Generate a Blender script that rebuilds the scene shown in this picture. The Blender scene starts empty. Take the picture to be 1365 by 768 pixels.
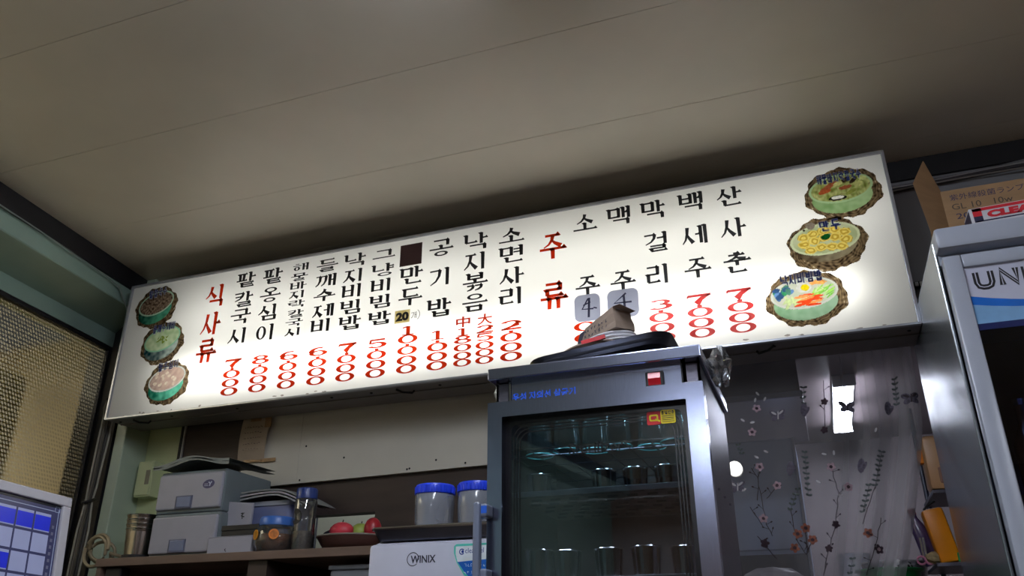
import bpy, bmesh, math, random
from mathutils import Vector, Matrix

random.seed(7)
S = bpy.context.scene
COL = S.collection
PI = math.pi

# ------------------------------------------------------------------ camera, world, light, exposure
CAM_Z = 1.0
PITCH, YAW, ROLL, FPX = math.radians(24.2), math.radians(20.2), math.radians(-0.1), 1081.0
fw = Vector((-math.sin(YAW) * math.cos(PITCH), math.cos(YAW) * math.cos(PITCH), math.sin(PITCH)))
r0 = Vector((math.cos(YAW), math.sin(YAW), 0)); u0 = r0.cross(fw)
rt = r0 * math.cos(ROLL) + u0 * math.sin(ROLL); up = u0 * math.cos(ROLL) - r0 * math.sin(ROLL)
cd = bpy.data.cameras.new('camera'); cam = bpy.data.objects.new('camera', cd); COL.objects.link(cam)
cam.matrix_world = Matrix(((rt.x, up.x, -fw.x, 0), (rt.y, up.y, -fw.y, 0), (rt.z, up.z, -fw.z, CAM_Z), (0, 0, 0, 1)))
cd.sensor_width = 36.0; cd.lens = 36.0 * FPX / 1365.0; cd.clip_start = 0.02; cd.clip_end = 60
S.camera = cam

W = bpy.data.worlds.new('world'); S.world = W; W.use_nodes = True
W.node_tree.nodes['Background'].inputs[0].default_value = (0.5, 0.55, 0.65, 1)
W.node_tree.nodes['Background'].inputs[1].default_value = 0.05

S.view_settings.view_transform = 'Standard'; S.view_settings.look = 'None'
S.view_settings.gamma = 1.0; S.view_settings.use_curve_mapping = False
S.view_settings.exposure = 0.0
S.cycles.use_denoising = True
S.cycles.max_bounces = 10; S.cycles.diffuse_bounces = 4; S.cycles.transparent_max_bounces = 24
S.cycles.caustics_reflective = False; S.cycles.caustics_refractive = False
S.cycles.sample_clamp_indirect = 4.0

TUBE_POWER = 3.3       # watts of each tube in the menu sign
TUBE_TOP_POWER = 1.9
HALL_LAMP = 70.0        # emission of the hall's ceiling lamps
KITCHEN_LAMP = 42.0

# ------------------------------------------------------------------ materials
def rgb(r, g, b):
    f = lambda c: ((c / 255 + 0.055) / 1.055) ** 2.4 if c > 10 else c / 255 / 12.92
    return (f(r), f(g), f(b))

MATS = {}
def mat(name, col, rough=0.5, metal=0.0, var=0.10, scale=18.0, bump=0.0, bscale=60.0, stretch=(1, 1, 1), emit=0.0, spec=0.5):
    if name in MATS: return MATS[name]
    m = bpy.data.materials.new(name); m.use_nodes = True
    nt = m.node_tree; n = nt.nodes; b = n['Principled BSDF']
    tc = n.new('ShaderNodeTexCoord'); mp = n.new('ShaderNodeMapping'); mp.inputs['Scale'].default_value = stretch
    nz = n.new('ShaderNodeTexNoise'); nz.inputs['Scale'].default_value = scale; nz.inputs['Detail'].default_value = 4
    cr = n.new('ShaderNodeValToRGB')
    cr.color_ramp.elements[0].position = 0.3; cr.color_ramp.elements[1].position = 0.7
    cr.color_ramp.elements[0].color = (*[c * (1 - var) for c in col], 1)
    cr.color_ramp.elements[1].color = (*[min(1, c * (1 + var)) for c in col], 1)
    L = nt.links.new
    L(tc.outputs['Object'], mp.inputs[0]); L(mp.outputs[0], nz.inputs['Vector']); L(nz.outputs[0], cr.inputs[0])
    L(cr.outputs[0], b.inputs['Base Color'])
    b.inputs['Roughness'].default_value = rough; b.inputs['Metallic'].default_value = metal
    b.inputs['Specular IOR Level'].default_value = spec
    if emit:
        L(cr.outputs[0], b.inputs['Emission Color']); b.inputs['Emission Strength'].default_value = emit
    if bump:
        n2 = n.new('ShaderNodeTexNoise'); n2.inputs['Scale'].default_value = bscale; n2.inputs['Detail'].default_value = 3
        bp = n.new('ShaderNodeBump'); bp.inputs['Strength'].default_value = bump; bp.inputs['Distance'].default_value = 0.01
        L(mp.outputs[0], n2.inputs['Vector']); L(n2.outputs[0], bp.inputs['Height']); L(bp.outputs[0], b.inputs['Normal'])
    MATS[name] = m; return m

def glassy(name, tint, gloss=0.12, rough=0.02, white=0.0, wcol=(1, 1, 1), fres=1.45):
    """thin see-through sheet: tinted transparency, a fresnel reflection and a little milkiness"""
    if name in MATS: return MATS[name]
    m = bpy.data.materials.new(name); m.use_nodes = True
    nt = m.node_tree; n = nt.nodes; L = nt.links.new
    n.remove(n['Principled BSDF']); out = n['Material Output']
    tr = n.new('ShaderNodeBsdfTransparent'); tr.inputs[0].default_value = (*tint, 1)
    gl = n.new('ShaderNodeBsdfGlossy'); gl.inputs['Roughness'].default_value = rough
    df = n.new('ShaderNodeBsdfDiffuse'); df.inputs[0].default_value = (*wcol, 1)
    fr = n.new('ShaderNodeFresnel'); fr.inputs[0].default_value = fres
    mu = n.new('ShaderNodeMath'); mu.operation = 'MULTIPLY'; mu.inputs[1].default_value = gloss / 0.12
    nz = n.new('ShaderNodeTexNoise'); nz.inputs['Scale'].default_value = 0.4; nz.inputs['Detail'].default_value = 0
    mw = n.new('ShaderNodeMath'); mw.operation = 'MULTIPLY'; mw.inputs[1].default_value = white * 2
    m1 = n.new('ShaderNodeMixShader'); m2 = n.new('ShaderNodeMixShader')
    L(nz.outputs[0], mw.inputs[0]); L(mw.outputs[0], m1.inputs[0]); L(tr.outputs[0], m1.inputs[1]); L(df.outputs[0], m1.inputs[2])
    L(fr.outputs[0], mu.inputs[0]); L(mu.outputs[0], m2.inputs[0]); L(m1.outputs[0], m2.inputs[1]); L(gl.outputs[0], m2.inputs[2])
    L(m2.outputs[0], out.inputs[0]); MATS[name] = m; return m

def printed(name, cols, scale=40.0, trans=0.85, kind='noise', pos=None):
    """ink on the translucent sign face: lets the light behind it through in its own colours"""
    if name in MATS: return MATS[name]
    m = bpy.data.materials.new(name); m.use_nodes = True
    nt = m.node_tree; n = nt.nodes; L = nt.links.new
    n.remove(n['Principled BSDF']); out = n['Material Output']
    tc = n.new('ShaderNodeTexCoord')
    if kind == 'wave':
        nz = n.new('ShaderNodeTexWave'); nz.inputs['Scale'].default_value = scale; nz.inputs['Distortion'].default_value = 14
        nz.inputs['Detail'].default_value = 3; nz.inputs['Detail Scale'].default_value = 1.5; src = nz.outputs['Fac']
    elif kind == 'voronoi':
        nz = n.new('ShaderNodeTexVoronoi'); nz.inputs['Scale'].default_value = scale; src = nz.outputs['Distance']
    else:
        nz = n.new('ShaderNodeTexNoise'); nz.inputs['Scale'].default_value = scale; nz.inputs['Detail'].default_value = 3; src = nz.outputs['Fac']
    cr = n.new('ShaderNodeValToRGB'); els = cr.color_ramp.elements
    k = len(cols)
    pos = pos or [0.3 + 0.4 * i / max(1, k - 1) for i in range(k)]
    els[0].position = pos[0]; els[0].color = (*cols[0], 1)
    els[1].position = pos[-1]; els[1].color = (*cols[-1], 1)
    for i in range(1, k - 1):
        e = els.new(pos[i]); e.color = (*cols[i], 1)
    t = n.new('ShaderNodeBsdfTranslucent'); d = n.new('ShaderNodeBsdfDiffuse'); mx = n.new('ShaderNodeMixShader'); mx.inputs[0].default_value = trans
    L(tc.outputs['Object'], nz.inputs['Vector']); L(src, cr.inputs[0]); L(cr.outputs[0], t.inputs[0]); L(cr.outputs[0], d.inputs[0])
    L(d.outputs[0], mx.inputs[1]); L(t.outputs[0], mx.inputs[2]); L(mx.outputs[0], out.inputs[0])
    MATS[name] = m; return m

# ------------------------------------------------------------------ mesh helpers
def link(name, me, m=None, parent=None, loc=(0, 0, 0)):
    if m is not None: me.materials.append(m)
    o = bpy.data.objects.new(name, me); COL.objects.link(o); o.location = loc
    if parent is not None: o.parent = parent
    return o

class MB:
    """collects pieces of ONE mesh"""
    def __init__(s): s.bm = bmesh.new()
    def box(s, x, y, z, bevel=0.0, M=None):
        vs = [s.bm.verts.new((a, b, c)) for a in x for b in y for c in z]
        i = [(0, 1, 3, 2), (4, 6, 7, 5), (0, 4, 5, 1), (2, 3, 7, 6), (0, 2, 6, 4), (1, 5, 7, 3)]
        fs = [s.bm.faces.new([vs[k] for k in q]) for q in i]
        if bevel:
            es = list({e for f in fs for e in f.edges})
            r = bmesh.ops.bevel(s.bm, geom=es, offset=bevel, segments=2, affect='EDGES', profile=0.5)
            vs = list({v for f in r['faces'] for v in f.verts} | {v for v in vs if v.is_valid})
        if M is not None: bmesh.ops.transform(s.bm, matrix=M, verts=vs)
        return s
    def poly(s, pts):
        try: s.bm.faces.new([s.bm.verts.new(p) for p in pts])
        except ValueError: pass
        return s
    def prism(s, pts, axis, a, b):
        """extrude a 2D outline between a and b along axis ('x','y','z')"""
        def P(p, t): return {'x': (t, p[0], p[1]), 'y': (p[0], t, p[1]), 'z': (p[0], p[1], t)}[axis]
        A = [s.bm.verts.new(P(p, a)) for p in pts]; B = [s.bm.verts.new(P(p, b)) for p in pts]
        k = len(pts); s.bm.faces.new(A); s.bm.faces.new(B[::-1])
        for i in range(k): s.bm.faces.new((A[i], B[i], B[(i + 1) % k], A[(i + 1) % k]))
        return s
    def lathe(s, prof, seg=24, c=(0, 0, 0), sx=1.0, sy=1.0):
        rows = []
        for r, z in prof:
            rows.append([s.bm.verts.new((c[0] + sx * r * math.cos(2 * PI * k / seg), c[1] + sy * r * math.sin(2 * PI * k / seg), c[2] + z)) for k in range(seg)])
        for a, b in zip(rows, rows[1:]):
            for k in range(seg):
                s.bm.faces.new((a[k], a[(k + 1) % seg], b[(k + 1) % seg], b[k]))
        return s
    def cap(s, r, z, seg=24, c=(0, 0, 0)):
        s.bm.faces.new([s.bm.verts.new((c[0] + r * math.cos(2 * PI * k / seg), c[1] + r * math.sin(2 * PI * k / seg), c[2] + z)) for k in range(seg)])
        return s
    def tube(s, pts, r, seg=8, closed=False):
        pts = [Vector(p) for p in pts]; rows = []; k = len(pts)
        for i, p in enumerate(pts):
            if closed: t = pts[(i + 1) % k] - pts[i - 1]
            else: t = pts[min(i + 1, k - 1)] - pts[max(i - 1, 0)]
            t.normalize()
            a = t.cross(Vector((0, 0, 1)) if abs(t.z) < 0.9 else Vector((1, 0, 0))).normalized(); b = t.cross(a)
            rr = r[i] if isinstance(r, (list, tuple)) else r
            rows.append([s.bm.verts.new(p + a * rr * math.cos(2 * PI * j / seg) + b * rr * math.sin(2 * PI * j / seg)) for j in range(seg)])
        lim = k if closed else k - 1
        for i in range(lim):
            A, B = rows[i], rows[(i + 1) % k]
            for j in range(seg): s.bm.faces.new((A[j], A[(j + 1) % seg], B[(j + 1) % seg], B[j]))
        if not closed:
            s.bm.faces.new(rows[0]); s.bm.faces.new(rows[-1][::-1])
        return s
    def sphere(s, c, r, seg=12, sc=(1, 1, 1)):
        M = Matrix.Translation(c) @ Matrix.Diagonal((sc[0], sc[1], sc[2], 1))
        bmesh.ops.create_uvsphere(s.bm, u_segments=seg, v_segments=max(6, seg // 2), radius=r, matrix=M); return s
    def build(s, name, m, parent=None, loc=(0, 0, 0), smooth=False, normals=True):
        if normals: bmesh.ops.recalc_face_normals(s.bm, faces=s.bm.faces[:])
        me = bpy.data.meshes.new(name); s.bm.to_mesh(me); s.bm.free()
        if smooth:
            for p in me.polygons: p.use_smooth = True
            try: me.set_sharp_from_angle(angle=math.radians(35))
            except Exception: pass
        return link(name, me, m, parent, loc)

def tag(o, label=None, cat=None, group=None, kind=None):
    if label: o['label'] = label
    if cat: o['category'] = cat
    if group: o['group'] = group
    if kind: o['kind'] = kind
    return o
def thing(name, label, cat, loc=(0, 0, 0), group=None, rot=None):
    o = bpy.data.objects.new(name, None); COL.objects.link(o); o.location = loc; o.empty_display_size = 0.05
    if rot: o.rotation_euler = rot
    return tag(o, label, cat, group)
def struct(o): o['kind'] = 'structure'; return o
def dup(root, loc, label=None, group=None, rot=None):
    r = root.copy(); COL.objects.link(r); r.location = loc
    if rot: r.rotation_euler = rot
    if label: r['label'] = label
    if group: r['group'] = group
    for ch in list(root.children):
        c = ch.copy(); COL.objects.link(c); c.parent = r
        for g in list(ch.children):
            d = g.copy(); COL.objects.link(d); d.parent = c
    return r

# ------------------------------------------------------------------ lettering
class Ink:
    """flat polygons in a (u, v) plane, turned into one mesh on the plane given by P(u, v, lift)"""
    def __init__(s): s.polys = []
    def ribbon(s, pts, w):
        k = len(pts); w = w if isinstance(w, (list, tuple)) else [w] * k
        Lf, Rt = [], []
        for i in range(k):
            a, b = pts[max(0, i - 1)], pts[min(k - 1, i + 1)]
            dx, dy = b[0] - a[0], b[1] - a[1]; d = math.hypot(dx, dy) or 1
            nx, ny = -dy / d, dx / d
            Lf.append((pts[i][0] + nx * w[i] / 2, pts[i][1] + ny * w[i] / 2)); Rt.append((pts[i][0] - nx * w[i] / 2, pts[i][1] - ny * w[i] / 2))
        for i in range(k - 1): s.polys.append([Lf[i], Lf[i + 1], Rt[i + 1], Rt[i]])
    def ring(s, cx, cy, rx, ry, ix, iy, a0=0.0, a1=2 * PI, seg=20, dx=0.0):
        for i in range(seg):
            p, q = a0 + (a1 - a0) * i / seg, a0 + (a1 - a0) * (i + 1) / seg
            s.polys.append([(cx + rx * math.cos(p), cy + ry * math.sin(p)), (cx + rx * math.cos(q), cy + ry * math.sin(q)),
                            (cx + dx + ix * math.cos(q), cy + iy * math.sin(q)), (cx + dx + ix * math.cos(p), cy + iy * math.sin(p))])
    def ellipse(s, cx, cy, rx, ry, tilt=0.0, seg=28, wob=0.0, a0=0, a1=2 * PI):
        ct, st = math.cos(tilt), math.sin(tilt); P = []
        for i in range(seg + (1 if a1 - a0 < 6.2 else 0)):
            t = a0 + (a1 - a0) * i / seg; f = 1 + (random.uniform(-wob, wob) if wob else 0)
            x, y = rx * f * math.cos(t), ry * f * math.sin(t); P.append((cx + x * ct - y * st, cy + x * st + y * ct))
        s.polys.append(P)
    def rect(s, x0, y0, x1, y1): s.polys.append([(x0, y0), (x1, y0), (x1, y1), (x0, y1)])
    def build(s, name, m, parent, P, lift=0.0):
        mb = MB()
        for p in s.polys: mb.poly([P(u, v, lift) for u, v in p])
        return mb.build(name, m, parent, normals=False)

CHO = 'ㄱㄲㄴㄷㄸㄹㅁㅂㅃㅅㅆㅇㅈㅉㅊㅋㅌㅍㅎ'
JUNG = 'ㅏㅐㅑㅒㅓㅔㅕㅖㅗㅘㅙㅚㅛㅜㅝㅞㅟㅠㅡㅢㅣ'
JONG = ['', 'ㄱ', 'ㄲ', 'ㄳ', 'ㄴ', 'ㄵ', 'ㄶ', 'ㄷ', 'ㄹ', 'ㄺ', 'ㄻ', 'ㄼ', 'ㄽ', 'ㄾ', 'ㄿ', 'ㅀ', 'ㅁ', 'ㅂ', 'ㅄ', 'ㅅ', 'ㅆ', 'ㅇ', 'ㅈ', 'ㅊ', 'ㅋ', 'ㅌ', 'ㅍ', 'ㅎ']
def jamo(j, fin):
    """strokes of one letter in the unit box: h = thin horizontal, v = thick vertical, d = tapering diagonal, o = ring"""
    if j == 'ㄱ':
        if fin: return [('h', .02, .9, .95, .9), ('v', .9, .92, .9, .0)]
        return [('h', .05, .9, .9, .92), ('c', (.86, .95), (.8, .55), (.55, .22), (.12, .0))]
    if j == 'ㄲ':
        return [('h', .0, .9, .42, .92), ('c', (.38, .95), (.36, .5), (.22, .2), (.0, .02)), ('h', .5, .9, .95, .92), ('c', (.9, .95), (.88, .5), (.74, .2), (.5, .02))]
    if j == 'ㄴ': return [('v', .12, 1, .12, .12), ('h', .08, .12, .98, .16)]
    if j == 'ㄷ': return [('h', .05, .93, .95, .93), ('v', .14, .95, .14, .1), ('h', .1, .08, .98, .1)]
    if j == 'ㄹ': return [('h', .06, .94, .9, .94), ('v', .86, .96, .86, .52), ('h', .12, .52, .9, .52), ('v', .14, .54, .14, .08), ('h', .1, .06, 1, .08)]
    if j == 'ㅁ': return [('v', .12, .97, .12, .03), ('h', .1, .9, .9, .9), ('v', .88, .97, .88, .03), ('h', .1, .1, .9, .1)]
    if j == 'ㅂ': return [('v', .12, 1, .12, .02), ('v', .88, 1, .88, .02), ('h', .1, .56, .9, .56), ('h', .1, .1, .9, .1)]
    if j == 'ㅅ': return [('c', (.52, 1.0), (.46, .6), (.28, .25), (.0, .02)), ('e', (.44, .62), (.62, .36), (.98, .04))]
    if j == 'ㅇ': return [('o', .5, .5, .46, .48)]
    if j == 'ㅈ': return [('h', .08, .93, .9, .93), ('c', (.52, .94), (.46, .55), (.28, .22), (.0, .0)), ('e', (.44, .55), (.62, .32), (.98, .02))]
    if j == 'ㅊ': return [('h', .34, 1.0, .66, .98), ('h', .06, .74, .92, .74), ('c', (.52, .74), (.46, .42), (.28, .18), (.0, .0)), ('e', (.44, .42), (.62, .24), (.98, .02))]
    if j == 'ㅋ': return [('h', .05, .92, .9, .94), ('c', (.86, .96), (.8, .55), (.55, .22), (.12, .0)), ('h', .12, .5, .8, .54)]
    if j == 'ㅌ': return [('h', .06, .94, .95, .94), ('v', .14, .95, .14, .08), ('h', .14, .52, .88, .52), ('h', .1, .06, .98, .08)]
    if j == 'ㅍ': return [('h', .04, .92, .96, .92), ('v', .3, .92, .34, .1), ('v', .7, .92, .66, .1), ('h', .0, .08, 1, .1)]
    if j == 'ㅎ': return [('h', .3, 1.0, .7, .98), ('h', .04, .74, .96, .74), ('o', .5, .3, .36, .3)]
    if j == 'ㅏ': return [('v', .3, 1, .3, .0), ('h', .3, .52, 1.0, .52)]
    if j == 'ㅐ': return [('v', .2, .97, .2, .05), ('h', .2, .52, .75, .52), ('v', .82, 1, .82, .0)]
    if j == 'ㅑ': return [('v', .3, 1, .3, .0), ('h', .3, .64, 1.0, .64), ('h', .3, .38, 1.0, .38)]
    if j == 'ㅓ': return [('v', .75, 1, .75, .0), ('h', -.15, .55, .75, .55)]
    if j == 'ㅔ': return [('v', .4, .97, .4, .05), ('h', -.2, .55, .4, .55), ('v', .88, 1, .88, .0)]
    if j == 'ㅕ': return [('v', .75, 1, .75, .0), ('h', -.1, .68, .75, .68), ('h', -.1, .4, .75, .4)]
    if j == 'ㅣ': return [('v', .5, 1, .5, .0)]
    if j == 'ㅗ': return [('v', .5, 1, .5, .3), ('h', .0, .24, 1, .24)]
    if j == 'ㅛ': return [('v', .33, 1, .36, .3), ('v', .67, 1, .64, .3), ('h', .0, .24, 1, .24)]
    if j == 'ㅜ': return [('h', .0, .78, 1, .78), ('v', .5, .8, .5, .0)]
    if j == 'ㅠ': return [('h', .0, .78, 1, .78), ('v', .34, .8, .32, .0), ('v', .66, .8, .66, .0)]
    if j == 'ㅡ': return [('h', .0, .5, 1, .5)]
    return []
def hangul(ink, ch, cx, cy, w, h, tv=.135, th=.085, serif=True):
    c = ord(ch) - 0xAC00
    Lj, Vj, Tj = CHO[c // 588], JUNG[(c % 588) // 28], JONG[c % 28]
    parts = []
    y0 = .36 if Tj else .0
    if Vj in 'ㅏㅐㅑㅓㅔㅕㅣ':
        parts.append((Lj, .04, y0 + (.06 if not Tj else .04), .56 if Vj not in 'ㅔ' else .46, .96, False)); parts.append((Vj, .62, y0, .98, 1.0, False))
    elif Vj == 'ㅚ':
        parts.append((Lj, .08, .5 if not Tj else .62, .6, .98, True)); parts.append(('ㅗ', .02, y0 + .06, .66, y0 + .44, False)); parts.append(('ㅣ', .74, y0, .98, 1.0, False))
    else:
        m = .46 if not Tj else .62
        if Vj in 'ㅜㅠ': vb = (y0 if Tj else .0, m + .06)
        elif Vj == 'ㅡ': vb = (m - .2 if not Tj else .36, m + .02 if not Tj else .62)
        else: vb = (.02 if not Tj else .38, m + .04)
        parts.append((Lj, .16, m + .02, .84, 1.0, True)); parts.append((Vj, .0, vb[0], 1.0, vb[1], False))
    if Tj: parts.append((Tj, .18 if Vj in 'ㅗㅛㅜㅠㅡ' else .24, .0, .82 if Vj in 'ㅗㅛㅜㅠㅡ' else .94, .31, True))
    tv, th = tv * w, th * h
    X = lambda a: cx + (a - .5) * w
    Y = lambda a: cy + (a - .5) * h
    for j, a, b, c2, d, fin in parts:
        fx = lambda p: X(a + (c2 - a) * p)
        fy = lambda p: Y(b + (d - b) * p)
        for st in jamo(j, fin):
            if st[0] == 'h':
                p, q = (fx(st[1]), fy(st[2])), (fx(st[3]), fy(st[4]))
                ink.ribbon([p, q], th)
                if serif: ink.polys.append([(q[0] - th * 1.9, q[1]), (q[0] - th * .6, q[1] + th * 1.25), (q[0] + th * .5, q[1] - th * .3), (q[0], q[1] - th * .5)])
            elif st[0] == 'v':
                p, q = (fx(st[1]), fy(st[2])), (fx(st[3]), fy(st[4]))
                ink.ribbon([p, q], [tv, tv * (.86 if serif else 1)])
                if serif: ink.polys.append([(p[0] - tv * .95, p[1] + th * .15), (p[0] - tv * .1, p[1] + th * .45), (p[0] + tv * .5, p[1]), (p[0] - tv * .4, p[1] - th * 1.1)])
            elif st[0] in 'ce':
                pts = [(fx(p[0]), fy(p[1])) for p in st[1:]]
                k = len(pts)
                if st[0] == 'c': ws = [tv * (1.0 - .72 * i / (k - 1)) for i in range(k)] if serif else [tv] * k
                else: ws = [tv * (.35 + .8 * i / (k - 1)) for i in range(k)] if serif else [tv] * k
                ink.ribbon(pts, ws)
            else:
                rx, ry = (c2 - a) * w * st[3], (d - b) * h * st[4]
                ox, oy = fx(st[1]), fy(st[2])
                t = tv * (.85 if serif else .95)
                ink.ring(ox, oy, rx, ry, max(rx - t, rx * .3), max(ry - th * (.75 if serif else 1), ry * .35))
def numeral(ink, ch, cx, cy, w, h):
    """wide fat-faced figures"""
    X = lambda a: cx + a * w / 2
    Y = lambda a: cy + a * h / 2
    if ch == '0': ink.ring(cx, cy, w / 2, h / 2, w * .27, h * .375)
    elif ch == '.': ink.rect(cx - w * .1, cy - h * .12, cx + w * .1, cy + h * .12)
    elif ch == '1':
        ink.ribbon([(X(0), Y(1)), (X(0), Y(-1))], w * .2); ink.ribbon([(X(-.55), Y(.72)), (X(0), Y(.94))], h * .14); ink.ribbon([(X(-.6), Y(-.95)), (X(.6), Y(-.95))], h * .12)
    elif ch == '7':
        ink.ribbon([(X(-.85), Y(.8)), (X(.95), Y(.8))], h * .26); ink.ribbon([(X(-.85), Y(.95)), (X(-.9), Y(.4))], w * .07)
        ink.ribbon([(X(.9), Y(.84)), (X(.2), Y(.1)), (X(-.2), Y(-.95))], [h * .14, w * .18, w * .28])
    elif ch == '8':
        ink.ring(cx, Y(.5), w * .42, h * .27, w * .2, h * .15); ink.ring(cx, Y(-.46), w * .5, h * .31, w * .25, h * .18)
    elif ch == '6':
        ink.ring(cx, Y(-.38), w * .5, h * .33, w * .25, h * .2); ink.ring(X(.1), Y(.0), w * .58, h * .52, w * .3, h * .38, PI * .36, PI * 1.05, 10)
    elif ch == '5':
        ink.ribbon([(X(-.7), Y(.85)), (X(.8), Y(.85))], h * .2); ink.ribbon([(X(-.66), Y(.9)), (X(-.74), Y(.0))], w * .12)
        ink.ring(X(-.05), Y(-.35), w * .52, h * .36, w * .25, h * .22, -PI * .85, PI * .78, 16)
    elif ch == '2':
        ink.ring(X(0), Y(.45), w * .48, h * .3, w * .22, h * .17, -PI * .12, PI * .95, 12); ink.ribbon([(X(.72), Y(.3)), (X(.0), Y(-.35)), (X(-.85), Y(-.85))], [w * .22, h * .22, h * .16]); ink.ribbon([(X(-.9), Y(-.84)), (X(.95), Y(-.84))], h * .2)
    elif ch == '3':
        ink.ring(X(-.05), Y(.48), w * .44, h * .28, w * .2, h * .16, -PI * .5, PI * .85, 12); ink.ring(X(-.05), Y(-.42), w * .52, h * .32, w * .25, h * .18, -PI * .85, PI * .5, 12)

def type_mesh(text, size, bold=0.0, extrude=0.0):
    """flat mesh of a line of built-in type, its lower left at the origin in x-y"""
    c = bpy.data.curves.new('type', 'FONT'); c.body = text; c.size = size; c.offset = bold; c.extrude = extrude; c.resolution_u = 3
    o = bpy.data.objects.new('type', c); COL.objects.link(o)
    me = bpy.data.meshes.new_from_object(o.evaluated_get(bpy.context.evaluated_depsgraph_get()))
    bpy.data.objects.remove(o); bpy.data.curves.remove(c)
    return me
def type_on(name, text, size, m, parent, P, lift=0.0, bold=0.0, width=None, center=False, height=None):
    """type laid on the plane P(u, v, lift); the start sits at (0, 0) of that plane"""
    me = type_mesh(text, size, bold)
    xs = [v.co.x for v in me.vertices]; ys = [v.co.y for v in me.vertices]
    fx = width / (max(xs) - min(xs)) if width else 1.0; fy = height / (max(ys) - min(ys)) if height else 1.0
    ox = min(xs) + ((max(xs) - min(xs)) / 2 if center else 0); oy = min(ys) + ((max(ys) - min(ys)) / 2 if center else 0)
    for v in me.vertices: v.co = Vector(P((v.co.x - ox) * fx, (v.co.y - oy) * fy, lift))
    me.name = name
    return link(name, me, m, parent)

# ================================================================== THE SETTING
YW, ZC = 2.78, 2.591            # face of the back wall, height of the ceiling
ceil_m = mat('ceiling_vinyl', rgb(228, 221, 206), rough=0.40, var=0.05, scale=3.0, bump=0.03, bscale=260, stretch=(1, 1, 1), spec=0.7)
joint_m = mat('joint_light', rgb(196, 190, 178), rough=0.6, var=0.1)
black_m = mat('black_paint', rgb(19, 18, 23), rough=0.6, var=0.25)
wallw_m = mat('wall_grey_white', rgb(134, 134, 138), rough=0.6, var=0.06, scale=6)
brown_m = mat('brown_panel', rgb(56, 44, 41), rough=0.55, var=0.22, scale=5, stretch=(1, 1, 6))
teal_m = mat('teal_wall', rgb(140, 164, 152), rough=0.3, var=0.08, scale=5, bump=0.05, bscale=8)
green_m = mat('green_panel', rgb(196, 204, 158), rough=0.35, var=0.06, scale=4)
cream_m = mat('cream_board', rgb(206, 200, 186), rough=0.5, var=0.05, scale=4)
hall_m = mat('hall_wall', rgb(150, 120, 98), rough=0.6, var=0.12, scale=2)
floor_m = mat('floor_tile', rgb(120, 104, 90), rough=0.4, var=0.15, scale=6)

struct(MB().box((-5.2, 3.6), (-4.6, 6.6), (-0.06, 0.0)).build('floor', floor_m))
ceil = struct(MB().box((-3.0, 3.6), (-4.6, YW + 0.06), (ZC + 0.012, ZC + 0.07)).build('ceiling', joint_m))
edges = [-4.6, -3.8, -3.34, -2.88, -2.42, -1.96, -1.5, -1.04, -0.58, -0.12, 0.34, 0.80, 1.26, 1.72, 2.18, 2.64, YW + 0.03]
for a, b in zip(edges, edges[1:]):                     # the long sheets of the ceiling, with narrow joints
    MB().box((-3.0, 3.6), (a + 0.0008, b - 0.0008), (ZC, ZC + 0.02), bevel=0.0006).build('ceiling_panel', ceil_m, ceil)
struct(MB().box((-3.4, 3.6), (-4.66, -4.6), (0, ZC)).build('wall_front', hall_m))
struct(MB().box((3.6, 3.66), (-4.66, YW), (0, ZC)).build('wall_right', hall_m))

# left wall: stands 8 degrees off square; local x = along it into the depth, y = into the wall
LM = Matrix(((-0.1444, -0.9895, 0, -2.675), (0.9895, -0.1444, 0, 1.773), (0, 0, 1, 0), (0, 0, 0, 1)))
def on_left(o): o.matrix_world = LM; return o
A0, A1 = -6.5, 1.03
lw = struct(on_left(MB().prism([(0.0, 2.432), (0.0, 2.6), (0.34, 2.6), (0.34, 2.318), (0.2, 2.318), (0.2, 2.388), (0.004, 2.428)], 'x', A0, A1).build('wall_left', teal_m)))
o = MB().box((A0, A1), (0.2, 0.34), (0.0, 1.2)).build('lower_wall', teal_m, lw)
o = MB().prism([(0.872, 0.0), (1.002, 0.2), (1.002, 0.34), (A1 + .06, 0.34), (A1 + .06, 0.0)], 'z', 0.0, 2.43).build('jamb', black_m, lw)
o = MB().box((A0, A0 + 4.2), (0.2, 0.34), (1.2, 2.318)).build('side_panel', teal_m, lw)
struct(on_left(MB().box((A0, A1), (-0.012, 0.012), (2.505, 2.592), bevel=0.003).build('trim_1', black_m)))
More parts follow.
